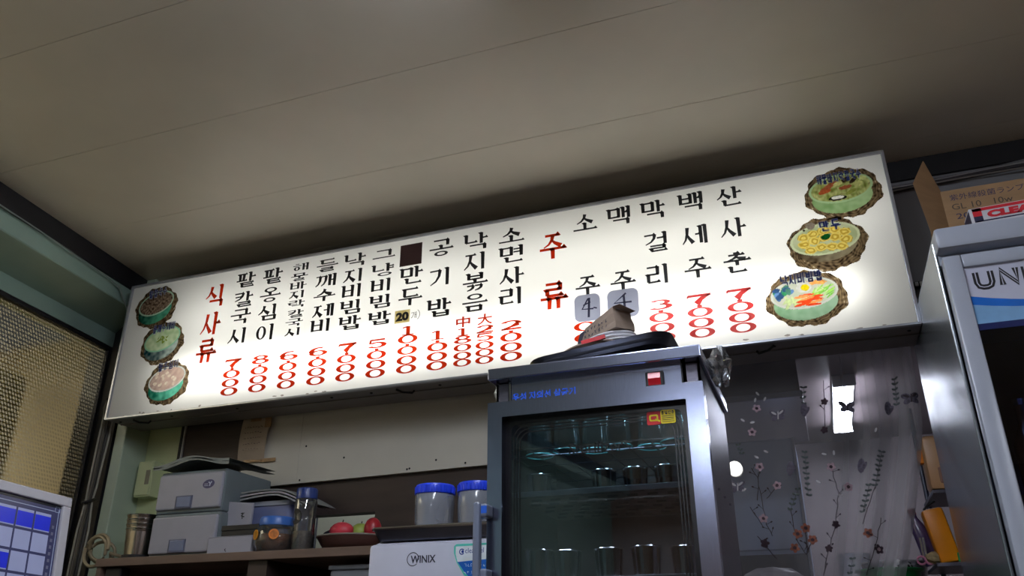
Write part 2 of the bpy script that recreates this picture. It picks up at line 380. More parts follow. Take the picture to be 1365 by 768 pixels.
# embossed glass of the left window
win = struct(on_left(MB().box((A0 + 4.2, 1.0), (0.205, 0.25), (2.300, 2.325), bevel=0.004).build('window_1', black_m)))
MB().box((A0 + 4.2, 1.0), (0.205, 0.25), (1.2, 1.23), bevel=0.004).build('window_sill', black_m, win)
MB().box((0.985, 1.0), (0.205, 0.25), (1.23, 2.30), bevel=0.004).build('window_stile', black_m, win)
def embossed():
    m = bpy.data.materials.new('embossed_glass'); m.use_nodes = True; nt = m.node_tree; n = nt.nodes; L = nt.links.new
    n.remove(n['Principled BSDF']); out = n['Material Output']
    tc = n.new('ShaderNodeTexCoord'); mp = n.new('ShaderNodeMapping'); mp.inputs['Scale'].default_value = (62, 62, 62); mp.inputs['Rotation'].default_value = (0, 0, 0)
    vo = n.new('ShaderNodeTexVoronoi'); vo.inputs['Scale'].default_value = 1.0; vo.inputs['Randomness'].default_value = 0.12
    sx = n.new('ShaderNodeSeparateXYZ'); cx = n.new('ShaderNodeCombineXYZ')
    sh = n.new('ShaderNodeMath'); sh.operation = 'MULTIPLY_ADD'; sh.inputs[1].default_value = 0.5
    L(tc.outputs['Object'], mp.inputs[0]); L(mp.outputs[0], sx.inputs[0])
    L(sx.outputs[2], sh.inputs[0]); L(sx.outputs[0], sh.inputs[2]); L(sh.outputs[0], cx.inputs[0]); L(sx.outputs[2], cx.inputs[2])
    L(cx.outputs[0], vo.inputs['Vector'])
    rmp = n.new('ShaderNodeMapRange'); rmp.inputs[1].default_value = 0.5; rmp.inputs[2].default_value = 0.16; rmp.interpolation_type = 'SMOOTHSTEP'
    L(vo.outputs['Distance'], rmp.inputs[0])
    bp = n.new('ShaderNodeBump'); bp.inputs['Strength'].default_value = 0.10; bp.inputs['Distance'].default_value = 0.003
    L(rmp.outputs[0], bp.inputs['Height'])
    rf = n.new('ShaderNodeBsdfRefraction'); rf.inputs['Roughness'].default_value = 0.36; rf.inputs['IOR'].default_value = 1.10; rf.inputs[0].default_value = (0.95, 0.92, 0.82, 1)
    gl = n.new('ShaderNodeBsdfGlossy'); gl.inputs['Roughness'].default_value = 0.18
    dd = n.new('ShaderNodeBsdfTranslucent'); dd.inputs[0].default_value = (0.95, 0.92, 0.84, 1); dm = n.new('ShaderNodeMixShader'); L(rmp.outputs[0], dm.inputs[0]); L(rf.outputs[0], dm.inputs[1]); L(dd.outputs[0], dm.inputs[2])
    mx = n.new('ShaderNodeMixShader')
    fac = n.new('ShaderNodeMath'); fac.operation = 'MULTIPLY_ADD'; fac.inputs[1].default_value = 0.30; fac.inputs[2].default_value = 0.06
    L(rmp.outputs[0], fac.inputs[0]); L(fac.outputs[0], mx.inputs[0])
    L(bp.outputs[0], rf.inputs['Normal']); L(bp.outputs[0], gl.inputs['Normal'])
    L(dm.outputs[0], mx.inputs[1]); L(gl.outputs[0], mx.inputs[2]); L(mx.outputs[0], out.inputs[0]); return m
MB().poly([(A0 + 4.2, 0.222, 1.23), (0.985, 0.222, 1.23), (0.985, 0.222, 2.30), (A0 + 4.2, 0.222, 2.30)]).build('window_pane', embossed(), win)
# the lit shop front on the far side of the embossed glass: walls and blurred stock
struct(MB().box((-5.2, -5.1), (-0.4, 3.2), (0, ZC)).build('wall_outer', mat('outer_wall', rgb(190, 184, 160), rough=0.7, var=0.15, scale=2)))
struct(MB().box((-5.2, -2.9), (3.1, 3.2), (0, ZC)).build('wall_end', mat('end_wall', rgb(180, 168, 140), rough=0.7, var=0.15, scale=2)))
struct(MB().box((-5.2, -2.9), (-0.5, -0.4), (0, ZC)).build('wall_near', mat('outer_wall', (0, 0, 0))))
stock = [('tall yellow cupboard blurred behind the embossed glass', (-3.72, -3.35), (2.10, 2.55), (0, 2.15), rgb(206, 184, 84), 'cupboard', 'storage_cupboard'),
         ('olive brown post blurred behind the embossed glass', (-3.30, -3.2), (1.82, 1.95), (0, 2.5), rgb(78, 66, 44), 'post', 'wooden_post'),
         ('red banner blurred at the right end of the embossed glass', (-3.22, -3.16), (2.80, 3.06), (0.2, 2.26), rgb(170, 50, 30), 'banner', 'hanging_banner'),
         ('small red sign blurred at the left end of the embossed glass', (-3.6, -3.5), (1.35, 1.62), (1.78, 1.95), rgb(196, 60, 40), 'sign', 'wall_sign'),
         ('pale cream refrigerator blurred behind the embossed glass', (-4.4, -3.8), (1.2, 1.8), (0, 1.9), rgb(208, 196, 150), 'refrigerator', 'pale_refrigerator')]
for lab, X, Y, Z, c, cat, nm in stock:
    r = thing(nm, lab, cat, ((X[0] + X[1]) / 2, (Y[0] + Y[1]) / 2, Z[0]))
    hx, hy = (X[1] - X[0]) / 2, (Y[1] - Y[0]) / 2; hz = Z[1] - Z[0]
    mm = mat(nm, c, rough=0.6, var=0.2, scale=4)
    MB().box((-hx, hx), (-hy, hy), (0, hz), bevel=0.012).build('body', mm, r)
    if cat in ('cupboard', 'refrigerator'):
        d = MB().box((hx, hx + 0.02), (-hy + 0.01, hy - 0.01), (hz * 0.45, hz - 0.03), bevel=0.006).build('door', mm, r)
        MB().box((hx + 0.02, hx + 0.045), (hy - 0.06, hy - 0.04), (hz * 0.5, hz * 0.7), bevel=0.004).build('handle', black_m, d)
        MB().box((hx, hx + 0.02), (-hy + 0.01, hy - 0.01), (0.05, hz * 0.44), bevel=0.006).build('door', mm, r)
    elif cat in ('banner', 'sign'):
        MB().box((-hx - 0.006, hx + 0.006), (-hy - 0.012, hy + 0.012), (hz, hz + 0.03), bevel=0.003).build('hanging_rail', black_m, r)
    else:
        MB().box((-hx - 0.02, hx + 0.02), (-hy - 0.02, hy + 0.02), (0, 0.12), bevel=0.006).build('plinth', black_m, r)
al = bpy.data.lights.new('shopfront_daylight', 'AREA'); al.energy = 60; al.size = 1.6; al.size_y = 1.2; al.shape = 'RECTANGLE'; al.color = (1.0, 0.93, 0.74)
ao = bpy.data.objects.new('shopfront_daylight', al); COL.objects.link(ao); ao.location = (-4.2, 1.0, 2.5)

# corner pillar and the back wall
struct(MB().box((-2.797, -2.74), (2.645, YW + 0.06), (0, ZC), bevel=0.004).build('trim_2', mat('pillar_paint', rgb(178, 192, 170), rough=0.25, var=0.08, scale=4, bump=0.05, bscale=8)))
wb = struct(MB().box((-2.74, -2.553), (YW, YW + 0.06), (0, ZC)).build('wall_back', green_m))
MB().box((-2.556, -2.545), (YW - 0.012, YW + 0.06), (0, ZC)).build('cover_strip', black_m, wb)
MB().box((-2.545, -2.538), (YW - 0.008, YW + 0.06), (0, ZC)).build('cover_strip', mat('strip_white', rgb(190, 188, 180)), wb)
# brown panelling with the narrow hatch, and the wall above the kitchen opening
HX0, HX1, HZ0, HZ1 = -1.90, -1.578, 1.36, 1.488
MB().box((-2.538, HX0), (YW, YW + 0.06), (0, ZC)).build('brown_panelling', brown_m, wb)
MB().box((HX1, -0.55), (YW, YW + 0.06), (0, ZC)).build('brown_panelling', brown_m, wb)
MB().box((HX0, HX1), (YW, YW + 0.06), (0, HZ0)).build('brown_panelling', brown_m, wb)
MB().box((HX0, HX1), (YW, YW + 0.06), (HZ1, ZC)).build('brown_panelling', brown_m, wb)
MB().box((-0.55, 3.6), (YW, YW + 0.06), (1.93, ZC)).build('upper_wall', wallw_m, wb)
MB().box((1.1, 3.6), (YW, YW + 0.06), (0, 1.93)).build('side_wall', wallw_m, wb)
struct(MB().box((-3.0, 3.6), (YW - 0.014, YW), (2.512, ZC), bevel=0.003).build('trim_3', black_m))
# cream board under the sign, a sheet proud of the brown panelling, slanting left end
bd = struct(MB().prism([(-2.226, 1.608), (-2.14, 1.9), (-2.14, 2.3), (-0.56, 2.3), (-0.56, 1.636)], 'y', YW - 0.022, YW).build('trim_4', cream_m))
MB().box((-1.93, -1.9275), (YW - 0.0232, YW - 0.0218), (1.63, 1.90)).build('board_joint', joint_m, bd)
for x, z in ((-1.915, 1.625), (-1.32, 1.66), (-1.44, 1.634), (-1.43, 1.636), (-1.72, 1.70), (-1.90, 1.76), (-1.2, 1.64)):
    MB().sphere((x, YW - 0.0225, z), 0.0042, 8, (1, 0.3, 1)).build('nail_head', black_m, bd)

# ------------------------------------------------------------------ the kitchen behind the opening
kw = mat('kitchen_wall', rgb(128, 118, 120), rough=0.5, var=0.12, scale=2)
kc = mat('kitchen_ceiling', rgb(116, 106, 108), rough=0.3, var=0.1, scale=2)
struct(MB().box((-2.6, 2.0), (YW + 0.06, 6.5), (2.42, 2.5)).build('ceiling_kitchen', kc))
struct(MB().box((-2.6, 2.0), (6.4, 6.5), (0, 2.42)).build('wall_kitchen', kw))
struct(MB().box((-1.3, -1.24), (YW + 0.06, 6.4), (0, 2.42)).build('wall_kitchen_left', kw))
struct(MB().box((2.0, 2.06), (YW + 0.06, 6.4), (0, 2.42)).build('wall_kitchen_right', kw))
# behind the narrow hatch: a pale wall close by
struct(MB().box((-2.3, -1.24), (3.5, 3.56), (0.6, 2.42)).build('wall_hatch', mat('hatch_white', rgb(226, 234, 220), rough=0.7, var=0.04)))
MB_ = MB().box((-1.768, -1.742), (3.46, 3.5), (0.6, 2.42), bevel=0.003).build('trim_5', mat('grey_pipe', rgb(140, 146, 150), rough=0.4)); struct(MB_)

opal = mat('opal_lit', (0.80, 0.87, 1.0), rough=0.4, var=0.0, emit=HALL_LAMP)
opal_k = mat('opal_lit_kitchen', (0.80, 0.85, 1.0), rough=0.4, var=0.0, emit=KITCHEN_LAMP)
white_metal = mat('white_metal', rgb(214, 214, 214), rough=0.4, var=0.04)
def ceiling_lamp(loc, ln, along, label, z, m, halves=1, w=0.05):
    r = thing('ceiling_lamp', label, 'lamp', (loc[0], loc[1], z))
    if along == 'x': r.rotation_euler = (0, 0, PI / 2)
    MB().box((-w - 0.01, w + 0.01), (-ln / 2, ln / 2), (-0.022, 0), bevel=0.004).build('housing', white_metal, r)
    g = 0.03 if halves == 1 else 0.09
    for k in range(halves):
        a = -ln / 2 + 0.02 + k * (ln - 0.04 + g) / halves; b = a + (ln - 0.04 + g) / halves - g
        MB().box((-w, w), (a, b), (-0.062, -0.022), bevel=0.012 if halves == 1 else 0.019).build('diffuser', m, r)
    MB().box((-w - 0.012, w + 0.012), (-ln / 2 - 0.012, -ln / 2 + 0.006), (-0.066, 0), bevel=0.004).build('end_cap', white_metal, r)
    MB().box((-w - 0.012, w + 0.012), (ln / 2 - 0.006, ln / 2 + 0.012), (-0.066, 0), bevel=0.004).build('end_cap', white_metal, r)
    return r
ceiling_lamp((-0.48, 0.72), 1.2, 'y', 'long white lit ceiling lamp over the counter just out of view', ZC, opal)
ceiling_lamp((-0.735, -3.0), 1.2, 'y', 'long white lit ceiling lamp far back in the dining hall', ZC, opal)
ceiling_lamp((1.95, -0.6), 1.2, 'y', 'added unseen ceiling lamp brightening the right side of the dining hall', ZC, opal)  # added out of view to brighten the refrigerator side
ceiling_lamp((0.238, 5.30), 1.12, 'y', 'twin lit ceiling lamp in the kitchen seen through the lace curtain', 2.42, opal_k, 2)
r = thing('reflection_glow', 'small round glow added for the reflection on the pale kitchen cupboard', 'lamp', (-0.345, 4.06, 1.80))  # glowing ball, not a lamp: stands in for a reflection on the cupboard
MB().lathe([(0.0, 0.0), (0.035, 0.0), (0.035, 0.012), (0.0, 0.012)], 16).build('glow_base', white_metal, r)
MB().sphere((0, 0, 0.04), 0.036, 14).build('glow_ball', mat('glow_ball_lit', (1, 0.98, 0.92), var=0.0, emit=1.8), r, smooth=True)
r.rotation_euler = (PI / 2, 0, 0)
# added unseen fill light for the pale wall behind the narrow hatch
hl = bpy.data.lights.new('hatch_fill', 'AREA'); hl.energy = 5; hl.size = 0.6; ho = bpy.data.objects.new('hatch_fill', hl); COL.objects.link(ho); ho.location = (-1.75, 3.2, 2.3)

# ================================================================== THE MENU SIGN
SX, SY, SZ, SW, SH, SD = -2.716, 2.5, 1.8815, 3.080, 0.603, 0.203
sign = thing('menu_sign', 'long white backlit menu sign box with black and red lettering under the ceiling', 'sign', (SX, SY, SZ))
box_m = mat('sign_box_grey', rgb(116, 110, 108), rough=0.45, var=0.12, scale=6, metal=0.2)
alu_m = mat('aluminium', rgb(176, 178, 186), rough=0.35, metal=0.7, var=0.06)
inner_m = mat('sign_inner', (0.80, 0.80, 0.76), rough=0.9, var=0.02)
LP = MB().box((0.004, SW - 0.004), (SD - 0.006, SD), (0.004, SH - 0.004)).build('back_panel', inner_m, sign)
for nm, X, Z in (('top_panel', (0, SW), (SH - 0.003, SH)), ('bottom_panel', (0, SW), (0, 0.003)), ('end_panel', (0, 0.003), (0.003, SH - 0.003)), ('end_panel', (SW - 0.003, SW), (0.003, SH - 0.003))):
    MB().box(X, (0.0, SD), Z).build(nm, box_m, sign)
e = 0.008
MB().box((0, SW), (-0.004, 0.012), (SH - e, SH + 0.002), bevel=0.001).build('frame_rail', alu_m, sign)
MB().box((0, SW), (-0.004, 0.012), (-0.002, e * 0.7), bevel=0.001).build('frame_rail', alu_m, sign)
MB().box((-0.002, e), (-0.004, 0.012), (0, SH), bevel=0.001).build('frame_stile', alu_m, sign)
MB().box((SW - e, SW + 0.002), (-0.004, 0.012), (0, SH), bevel=0.001).build('frame_stile', alu_m, sign)
MB().box((0.0, SW), (0.085, 0.09), (-0.004, 0.0)).build('seam_lip', box_m, sign)
for x in (0.035, 0.30, 0.62, 1.05, 1.22, 1.5, 1.9, 2.3, 2.66, 3.05):
    MB().sphere((x, 0.05, -0.001), 0.006, 8, (1, 1, 0.5)).build('screw', black_m, sign)
for x, d in ((0.115, 1), (1.33, 1), (2.66, -1)):
    MB().tube([(x, 0.035, -0.003), (x + 0.02 * d, 0.05, -0.012), (x + 0.05 * d, 0.07, -0.012), (x + 0.055 * d, 0.075, -0.002)], 0.004, 6).build('hook', black_m, sign)
for x in (0.5, 2.5):
    MB().box((x, x + 0.04), (SD, YW - SY), (0.28, 0.32)).build('bracket', box_m, sign)
# light panel: translucent acrylic
pm = bpy.data.materials.new('acrylic'); pm.use_nodes = True; n = pm.node_tree.nodes; n.remove(n['Principled BSDF'])
t_ = n.new('ShaderNodeBsdfTranslucent'); t_.inputs[0].default_value = (0.90, 0.90, 0.86, 1)
d_ = n.new('ShaderNodeBsdfDiffuse'); d_.inputs[0].default_value = (0.86, 0.86, 0.84, 1)
g_ = n.new('ShaderNodeBsdfGlossy'); g_.inputs['Roughness'].default_value = 0.3
nz_ = n.new('ShaderNodeTexNoise'); nz_.inputs['Scale'].default_value = 3; mr_ = n.new('ShaderNodeMapRange'); mr_.inputs[3].default_value = 0.52; mr_.inputs[4].default_value = 0.6
x1_ = n.new('ShaderNodeMixShader'); x2_ = n.new('ShaderNodeMixShader'); x2_.inputs[0].default_value = 0.03
Lk = pm.node_tree.links.new
Lk(nz_.outputs[0], mr_.inputs[0]); Lk(mr_.outputs[0], x1_.inputs[0]); Lk(d_.outputs[0], x1_.inputs[1]); Lk(t_.outputs[0], x1_.inputs[2])
Lk(x1_.outputs[0], x2_.inputs[1]); Lk(g_.outputs[0], x2_.inputs[2]); Lk(x2_.outputs[0], n['Material Output'].inputs[0])
MB().poly([(0.003, 0.004, 0.003), (SW - 0.003, 0.004, 0.003), (SW - 0.003, 0.004, SH - 0.003), (0.003, 0.004, SH - 0.003)]).build('light_panel', pm, sign)
def tube_light(x, ln, z, y, p, ang=0.0):
    l = bpy.data.lights.new('sign_tube', 'AREA'); l.shape = 'RECTANGLE'; l.size = ln; l.size_y = 0.03; l.energy = p; l.color = (1.0, 0.985, 0.93)
    o = bpy.data.objects.new('sign_tube', l); COL.objects.link(o); o.parent = sign; o.location = (x, y, z); o.rotation_euler = (-PI / 2, 0, 0)   # shines towards -y
for x in (0.92, 2.27):
    tube_light(x, 1.30, 0.148, 0.095, TUBE_POWER)
for x in (0.98, 2.36):
    tube_light(x, 1.36, 0.40, 0.185, TUBE_TOP_POWER)

# lettering
SP = lambda u, v, l=0.0: (u, 0.0028 - l, v)
ink_k = mat('ink_black', (0.008, 0.008, 0.010), rough=0.5, var=0.1)
ink_r = printed('ink_red', [rgb(180, 38, 12), rgb(198, 52, 18)], 6, 0.5)
ink_t = printed('ink_title_red', [rgb(200, 46, 18), rgb(214, 60, 26)], 6, 0.55)
ink_p = printed('ink_faded_red', [rgb(176, 34, 36), rgb(220, 100, 100)], 14, 0.6)
MENU = [
('R', '식사류', 0.463, (0.489, 0.363, 0.243)), ('K', '팥칼국시', 0.610, (0.541, 0.452, 0.375, 0.290)), ('K', '팥옹심이', 0.743, (0.537, 0.453, 0.374, 0.287)),
('K', '해물바지락칼국시', 0.875, (0.555, 0.511, 0.472, 0.433, 0.392, 0.350, 0.312, 0.272)), ('K', '들깨수제비', 1.003, (0.542, 0.474, 0.411, 0.343, 0.281)),
('K', '낙지비빔밥', 1.130, (0.544, 0.475, 0.409, 0.341, 0.275)), ('K', '그냥비빔밥', 1.259, (0.540, 0.478, 0.413, 0.345, 0.276)),
('K', '만두', 1.385, (0.435, 0.345)), ('K', '공기밥', 1.507, (0.531, 0.408, 0.283)), ('K', '낙지볶음', 1.650, (0.532, 0.449, 0.365, 0.283)),
('K', '소면사리', 1.793, (0.531, 0.454, 0.366, 0.285)), ('R', '주류', 1.952, (0.457, 0.262)), ('K', '소주', 2.075, (0.530, 0.282)), ('K', '맥주', 2.200, (0.534, 0.281)),
('K', '막걸리', 2.322, (0.535, 0.408, 0.285)), ('K', '백세주', 2.454, (0.540, 0.410, 0.287)), ('K', '산사춘', 2.583, (0.535, 0.414, 0.285))]
for k, txt, u, vs in MENU:
    gap = min(a - b for a, b in zip(vs, vs[1:]))
    h = min(0.070, gap * 0.84); w = (0.098 if u < 1.9 else 0.086) if len(txt) < 8 else 0.080
    if k == 'R': h, w = 0.098, 0.098
    for ch, v in zip(txt, vs):
        ink = Ink(); hangul(ink, ch, u, v, w, h, *((.150, .092) if k == 'K' else (.165, .105)))
        ink.build('lettering', ink_k if k == 'K' else ink_t, sign, SP)
V5 = (0.174, 0.150, 0.129, 0.092, 0.057)
PRICE = [('7.000', 0.607, V5, 0), ('8.000', 0.738, V5, 0), ('6.000', 0.870, V5, 0), ('6.000', 1.002, V5, 0), ('7.000', 1.129, V5, 0), ('5.000', 1.257, V5, 0),
         ('10.000', 1.384, (0.209, 0.175, 0.152, 0.131, 0.093, 0.059), 0), ('1.000', 1.506, V5, 0), ('18000', 1.606, (0.173, 0.144, 0.113, 0.083, 0.056), 0),
         ('25000', 1.691, (0.173, 0.143, 0.112, 0.084, 0.056), 0), ('2.000', 1.791, V5, 0), ('3.000', 2.321, V5, 1), ('7.000', 2.448, V5, 1), ('7.000', 2.576, V5, 1),
         ('00', 2.061, (0.132, 0.091), 0), ('00', 2.180, (0.129, 0.091), 0)]
for txt, u, vs, faded in PRICE:
    small = txt in ('18000', '25000')
    for ch, v in zip(txt, vs):
        ink = Ink(); numeral(ink, ch, u, v, 0.070 if small else 0.082, 0.028 if small else 0.034)
        ink.build('price_figure', ink_p if faded else ink_r, sign, SP)
type_on('lettering', '中', 0.06, ink_r, sign, lambda u, v, l: SP(1.606 + u, 0.212 + v, l), bold=0.0012, center=True, width=0.056, height=0.042)
type_on('lettering', '大', 0.06, ink_r, sign, lambda u, v, l: SP(1.691 + u, 0.211 + v, l), bold=0.0012, center=True, width=0.058, height=0.042)
# stuck-on patches
i = Ink(); i.rect(1.332, 0.478, 1.426, 0.570); i.build('cover_patch', mat('patch_brown', rgb(62, 34, 34), rough=0.5), sign, SP, 0.0006)
i = Ink(); i.rect(1.325, 0.243, 1.388, 0.294); i.build('cover_patch', printed('patch_yellowed', [rgb(196, 176, 112), rgb(216, 202, 150)], 30, 0.6), sign, SP, 0.0006)
type_on('lettering', '20', 0.05, ink_k, sign, lambda u, v, l: SP(1.357 + u, 0.268 + v, l), lift=0.0012, bold=0.003, center=True, width=0.054, height=0.036)
i = Ink(); hangul(i, '개', 1.404, 0.268, 0.026, 0.026, .1, .08, False); i.ring(1.412, 0.268, 0.018, 0.022, 0.0155, 0.020, -PI * .35, PI * .35, 8); i.build('lettering', mat('ink_grey', rgb(90, 90, 92)), sign, SP)
def rounded(cx, cz, w, h, r, n=5):
    P = []
    for qx, qz, a in ((1, 1, 0), (-1, 1, PI / 2), (-1, -1, PI), (1, -1, 1.5 * PI)):
        for k in range(n + 1):
            t = a + PI / 2 * k / n; P.append((cx + qx * (w / 2 - r) + r * math.cos(t), cz + qz * (h / 2 - r) + r * math.sin(t)))
    return P
pt = printed('patch_grey', [rgb(150, 154, 176), rgb(166, 170, 190)], 8, 0.5)
pen = mat('ink_pen', rgb(28, 28, 70), rough=0.5)
for cx, cz, w, h in ((2.071, 0.199, 0.092, 0.100), (2.196, 0.197, 0.108, 0.104)):
    i = Ink(); i.polys.append(rounded(cx, cz, w, h, 0.022)); i.build('price_patch', pt, sign, SP, 0.0006)
    i = Ink()
    if cx < 2.1:
        i.ribbon([(cx + .004, cz + .034), (cx - .018, cz - .004), (cx + .022, cz - .006)], .006); i.ribbon([(cx + .008, cz + .036), (cx + .004, cz - .036)], .008); i.ribbon([(cx - .014, cz + .01), (cx + .012, cz + .02)], .005); i.ribbon([(cx + .022, cz - .002), (cx + .034, cz - .006)], .005)
    else:
        i.ribbon([(cx + .012, cz + .036), (cx - .030, cz + .004), (cx + .03, cz + .002)], .007); i.ribbon([(cx + .004, cz + .03), (cx + .006, cz - .036)], .008)
    i.build('lettering', pen, sign, SP, 0.0012)
# smudges along the bottom edge
i = Ink()
for k in range(18):
    u = random.choice((random.uniform(.02, .5), random.uniform(.8, 1.1), random.uniform(2.5, 3.05))); i.ellipse(u, random.uniform(.006, .016), random.uniform(.004, .012), random.uniform(.002, .005), 0, 8, .3)
i.build('grime', printed('grime', [rgb(150, 144, 140), rgb(196, 190, 184)], 60, 0.8), sign, SP, 0.0003)

# food pictures printed on the face: each one a fine raster of ink dots
def raster_mat():
    m = bpy.data.materials.new('printed_picture'); m.use_nodes = True; nt = m.node_tree; n = nt.nodes; L = nt.links.new
    n.remove(n['Principled BSDF']); out = n['Material Output']
    at = n.new('ShaderNodeVertexColor'); at.layer_name = 'ink'
    t = n.new('ShaderNodeBsdfTranslucent'); d = n.new('ShaderNodeBsdfDiffuse'); mx = n.new('ShaderNodeMixShader'); mx.inputs[0].default_value = 0.86
    L(at.outputs[0], t.inputs[0]); L(at.outputs[0], d.inputs[0]); L(d.outputs[0], mx.inputs[1]); L(t.outputs[0], mx.inputs[2]); L(mx.outputs[0], out.inputs[0]); return m
PICM = raster_mat()
from mathutils import noise as MN
def inside(u, v, cx, cz, rx, rz, tilt=0.0):
    c, s_ = math.cos(-tilt), math.sin(-tilt); x, z = (u - cx) * c - (v - cz) * s_, (u - cx) * s_ + (v - cz) * c
    return math.sqrt((x / rx) ** 2 + (z / rz) ** 2)
def mixc(a, b, t): t = max(0.0, min(1.0, t)); return tuple(p + (q - p) * t for p, q in zip(a, b))
def nz(u, v, f, o=0.0): return MN.noise(Vector((u * f + o, v * f - o, o * 1.7)))
def weave(u, v, o):
    a = math.atan2(v - o[1], u - o[0]); r = math.hypot(u - o[0], v - o[1])
    w = math.sin(a * 9 + r * 420 + 5 * nz(u, v, 40, 3)) * math.sin(a * 14 - r * 330 + 4 * nz(u, v, 30, 9))
    t = .5 + .5 * w + .5 * nz(u, v, 110, 5)
    return mixc(rgb(44, 32, 22), rgb(150, 128, 98), t * .75) if t < 1.15 else rgb(196, 184, 160)
def picture(cx, cz, rx, rz, tilt, bowl, rim, soup, shapes=(), brims=1.0, bowl_dz=.36, step=0.0019):
    bx, bz = cx - .004, cz + rz * .20
    nx, nv = int(rx * 2.2 / step), int(rz * 2.2 / step); verts, cols, idx, faces = [], [], {}, []
    sd = cx * 37 % 11
    for i in range(nx + 1):
        for j in range(nv + 1):
            u, v = cx - rx * 1.1 + i * step, cz - rz * 1.1 + j * step
            a = math.atan2(v - cz, u - cx); f = 1 + .035 * math.sin(7 * a + sd) + .02 * math.sin(17 * a + sd * 2)
            if inside(u, v, cx, cz, rx * f, rz * f) > 1: continue
            d = inside(u, v, bx, bz, rx * .77 * brims, rz * .49 * brims, tilt)
            c = None
            for sh in shapes:
                kx, kz, krx, krz, kt, kc = sh[:6]
                if inside(u, v, bx + kx, bz + kz, krx, krz, kt) < 1 + .18 * nz(u, v, 120, kx * 50): c = kc(u, v) if callable(kc) else mixc(kc, tuple(min(1, q * 1.5) for q in kc), .5 + nz(u, v, 150, kz * 40))
            if c is None:
                if d < 1: c = soup(u, v)
                elif inside(u, v, bx, bz, rx * .83 * brims, rz * .56 * brims, tilt) < 1: c = rim
                elif inside(u, v, bx, bz - rz * bowl_dz, rx * .78, rz * .60, tilt) < 1: c = mixc(bowl[0], bowl[1], (u - bx) / rx * .6 + .5 + .5 * nz(u, v, 60, 2))
                else: c = weave(u, v, (cx, cz))
            idx[(i, j)] = len(verts); verts.append((u, 0.0012, v)); cols.append(c)
    for (i, j), a in idx.items():
        q = [idx.get((i + 1, j)), idx.get((i + 1, j + 1)), idx.get((i, j + 1))]
        if None not in q: faces.append((a, *q))
    me = bpy.data.meshes.new('food_picture'); me.from_pydata(verts, [], faces)
    at = me.color_attributes.new('ink', 'FLOAT_COLOR', 'POINT'); at.data.foreach_set('color', [x for c in cols for x in (*c, 1.0)])
    return link('food_picture', me, PICM, sign)
R = random.uniform
def soupn(a, b, f, o=0.0): return lambda u, v: mixc(a, b, .5 + 1.1 * nz(u, v, f, o))
mint = (rgb(16, 104, 84), rgb(110, 206, 178))
picture(0.157, 0.481, 0.112, 0.098, 0.2, (rgb(10, 70, 60), rgb(90, 176, 146)), rgb(196, 226, 204), soupn(rgb(78, 60, 48), rgb(170, 148, 128), 110))
picture(0.227, 0.308, 0.112, 0.096, 0.2, (rgb(6, 62, 72), rgb(190, 206, 200)), rgb(150, 206, 176), soupn(rgb(178, 204, 160), rgb(214, 228, 196), 50),
        [(R(-.024, .024), R(-.02, .012), R(.004, .009), R(.002, .004), R(0, 3), rgb(120, 140, 60)) for _ in range(16)])
picture(0.290, 0.126, 0.112, 0.094, 0.17, mint, rgb(244, 248, 244), soupn(rgb(176, 148, 138), rgb(208, 184, 172), 60),
        [(R(-.062, .062), R(-.030, .030), .009, .006, R(0, 2), rgb(226, 206, 192)) for _ in range(16)])
noodle = lambda u, v: mixc(mixc(rgb(120, 136, 62), rgb(200, 204, 140), .5 + .9 * nz(u, v, 70)), rgb(96, 78, 42), (math.sin(u * 420 + 9 * nz(u, v, 40)) * .5 + nz(u, v, 90)) * .6)
picture(2.938, 0.475, 0.118, 0.094, 0.05, (rgb(122, 158, 104), rgb(170, 198, 150)), rgb(172, 200, 156), noodle,
        [(-.035, .012, .034, .008, .5, rgb(142, 80, 50)), (.014, .0, .020, .007, .1, rgb(140, 76, 50)), (-.05, -.004, .02, .008, .2, rgb(156, 78, 44)), (.02, .028, .016, .009, .4, rgb(60, 46, 34)), (.042, .022, .014, .007, .7, rgb(48, 38, 30)),
         (.055, .006, .015, .010, .3, rgb(176, 178, 118)), (-.005, .018, .014, .008, .2, rgb(186, 184, 124)), (.07, .024, .012, .008, 0, rgb(186, 190, 130)), (.03, -.018, .018, .007, .4, rgb(120, 128, 60)),
         (-.014, -.034, .026, .0095, 0, rgb(26, 24, 22)), (-.014, -.0325, .020, .006, 0, (.72, .74, .68))])
def dumpling(x, z):
    def f(u, v):
        d = math.hypot((u - x) / .018, (v - z) / .0135); w = math.sin(d * 9 + 3 * nz(u, v, 80))
        return mixc(rgb(188, 150, 30), rgb(246, 228, 128), .55 + .45 * w - .5 * max(0, d - .7))
    return f
DP = [(-.062, .014), (-.032, .022), (.0, .028), (.032, .026), (.060, .014), (-.064, -.010), (-.032, -.003), (.0, .004), (.032, .0), (.062, -.012), (-.046, -.033), (-.014, -.028), (.018, -.031), (.046, -.034)]
px_, pz_ = 2.864 - .004, 0.303 + .095 * .20
picture(2.864, 0.303, 0.120, 0.095, 0.05, (rgb(70, 56, 40), rgb(150, 140, 116)), rgb(212, 220, 186), soupn(rgb(176, 188, 146), rgb(206, 212, 178), 20),
        [(a, b, .0190, .0140, 0, dumpling(px_ + a, pz_ + b)) for a, b in DP] + [(.004, .006, .015, .010, .2, rgb(16, 76, 30)), (-.036, .052, .014, .013, 0, rgb(120, 110, 100)), (-.058, .040, .004, .004, 0, rgb(40, 30, 20))], 1.06, .24)
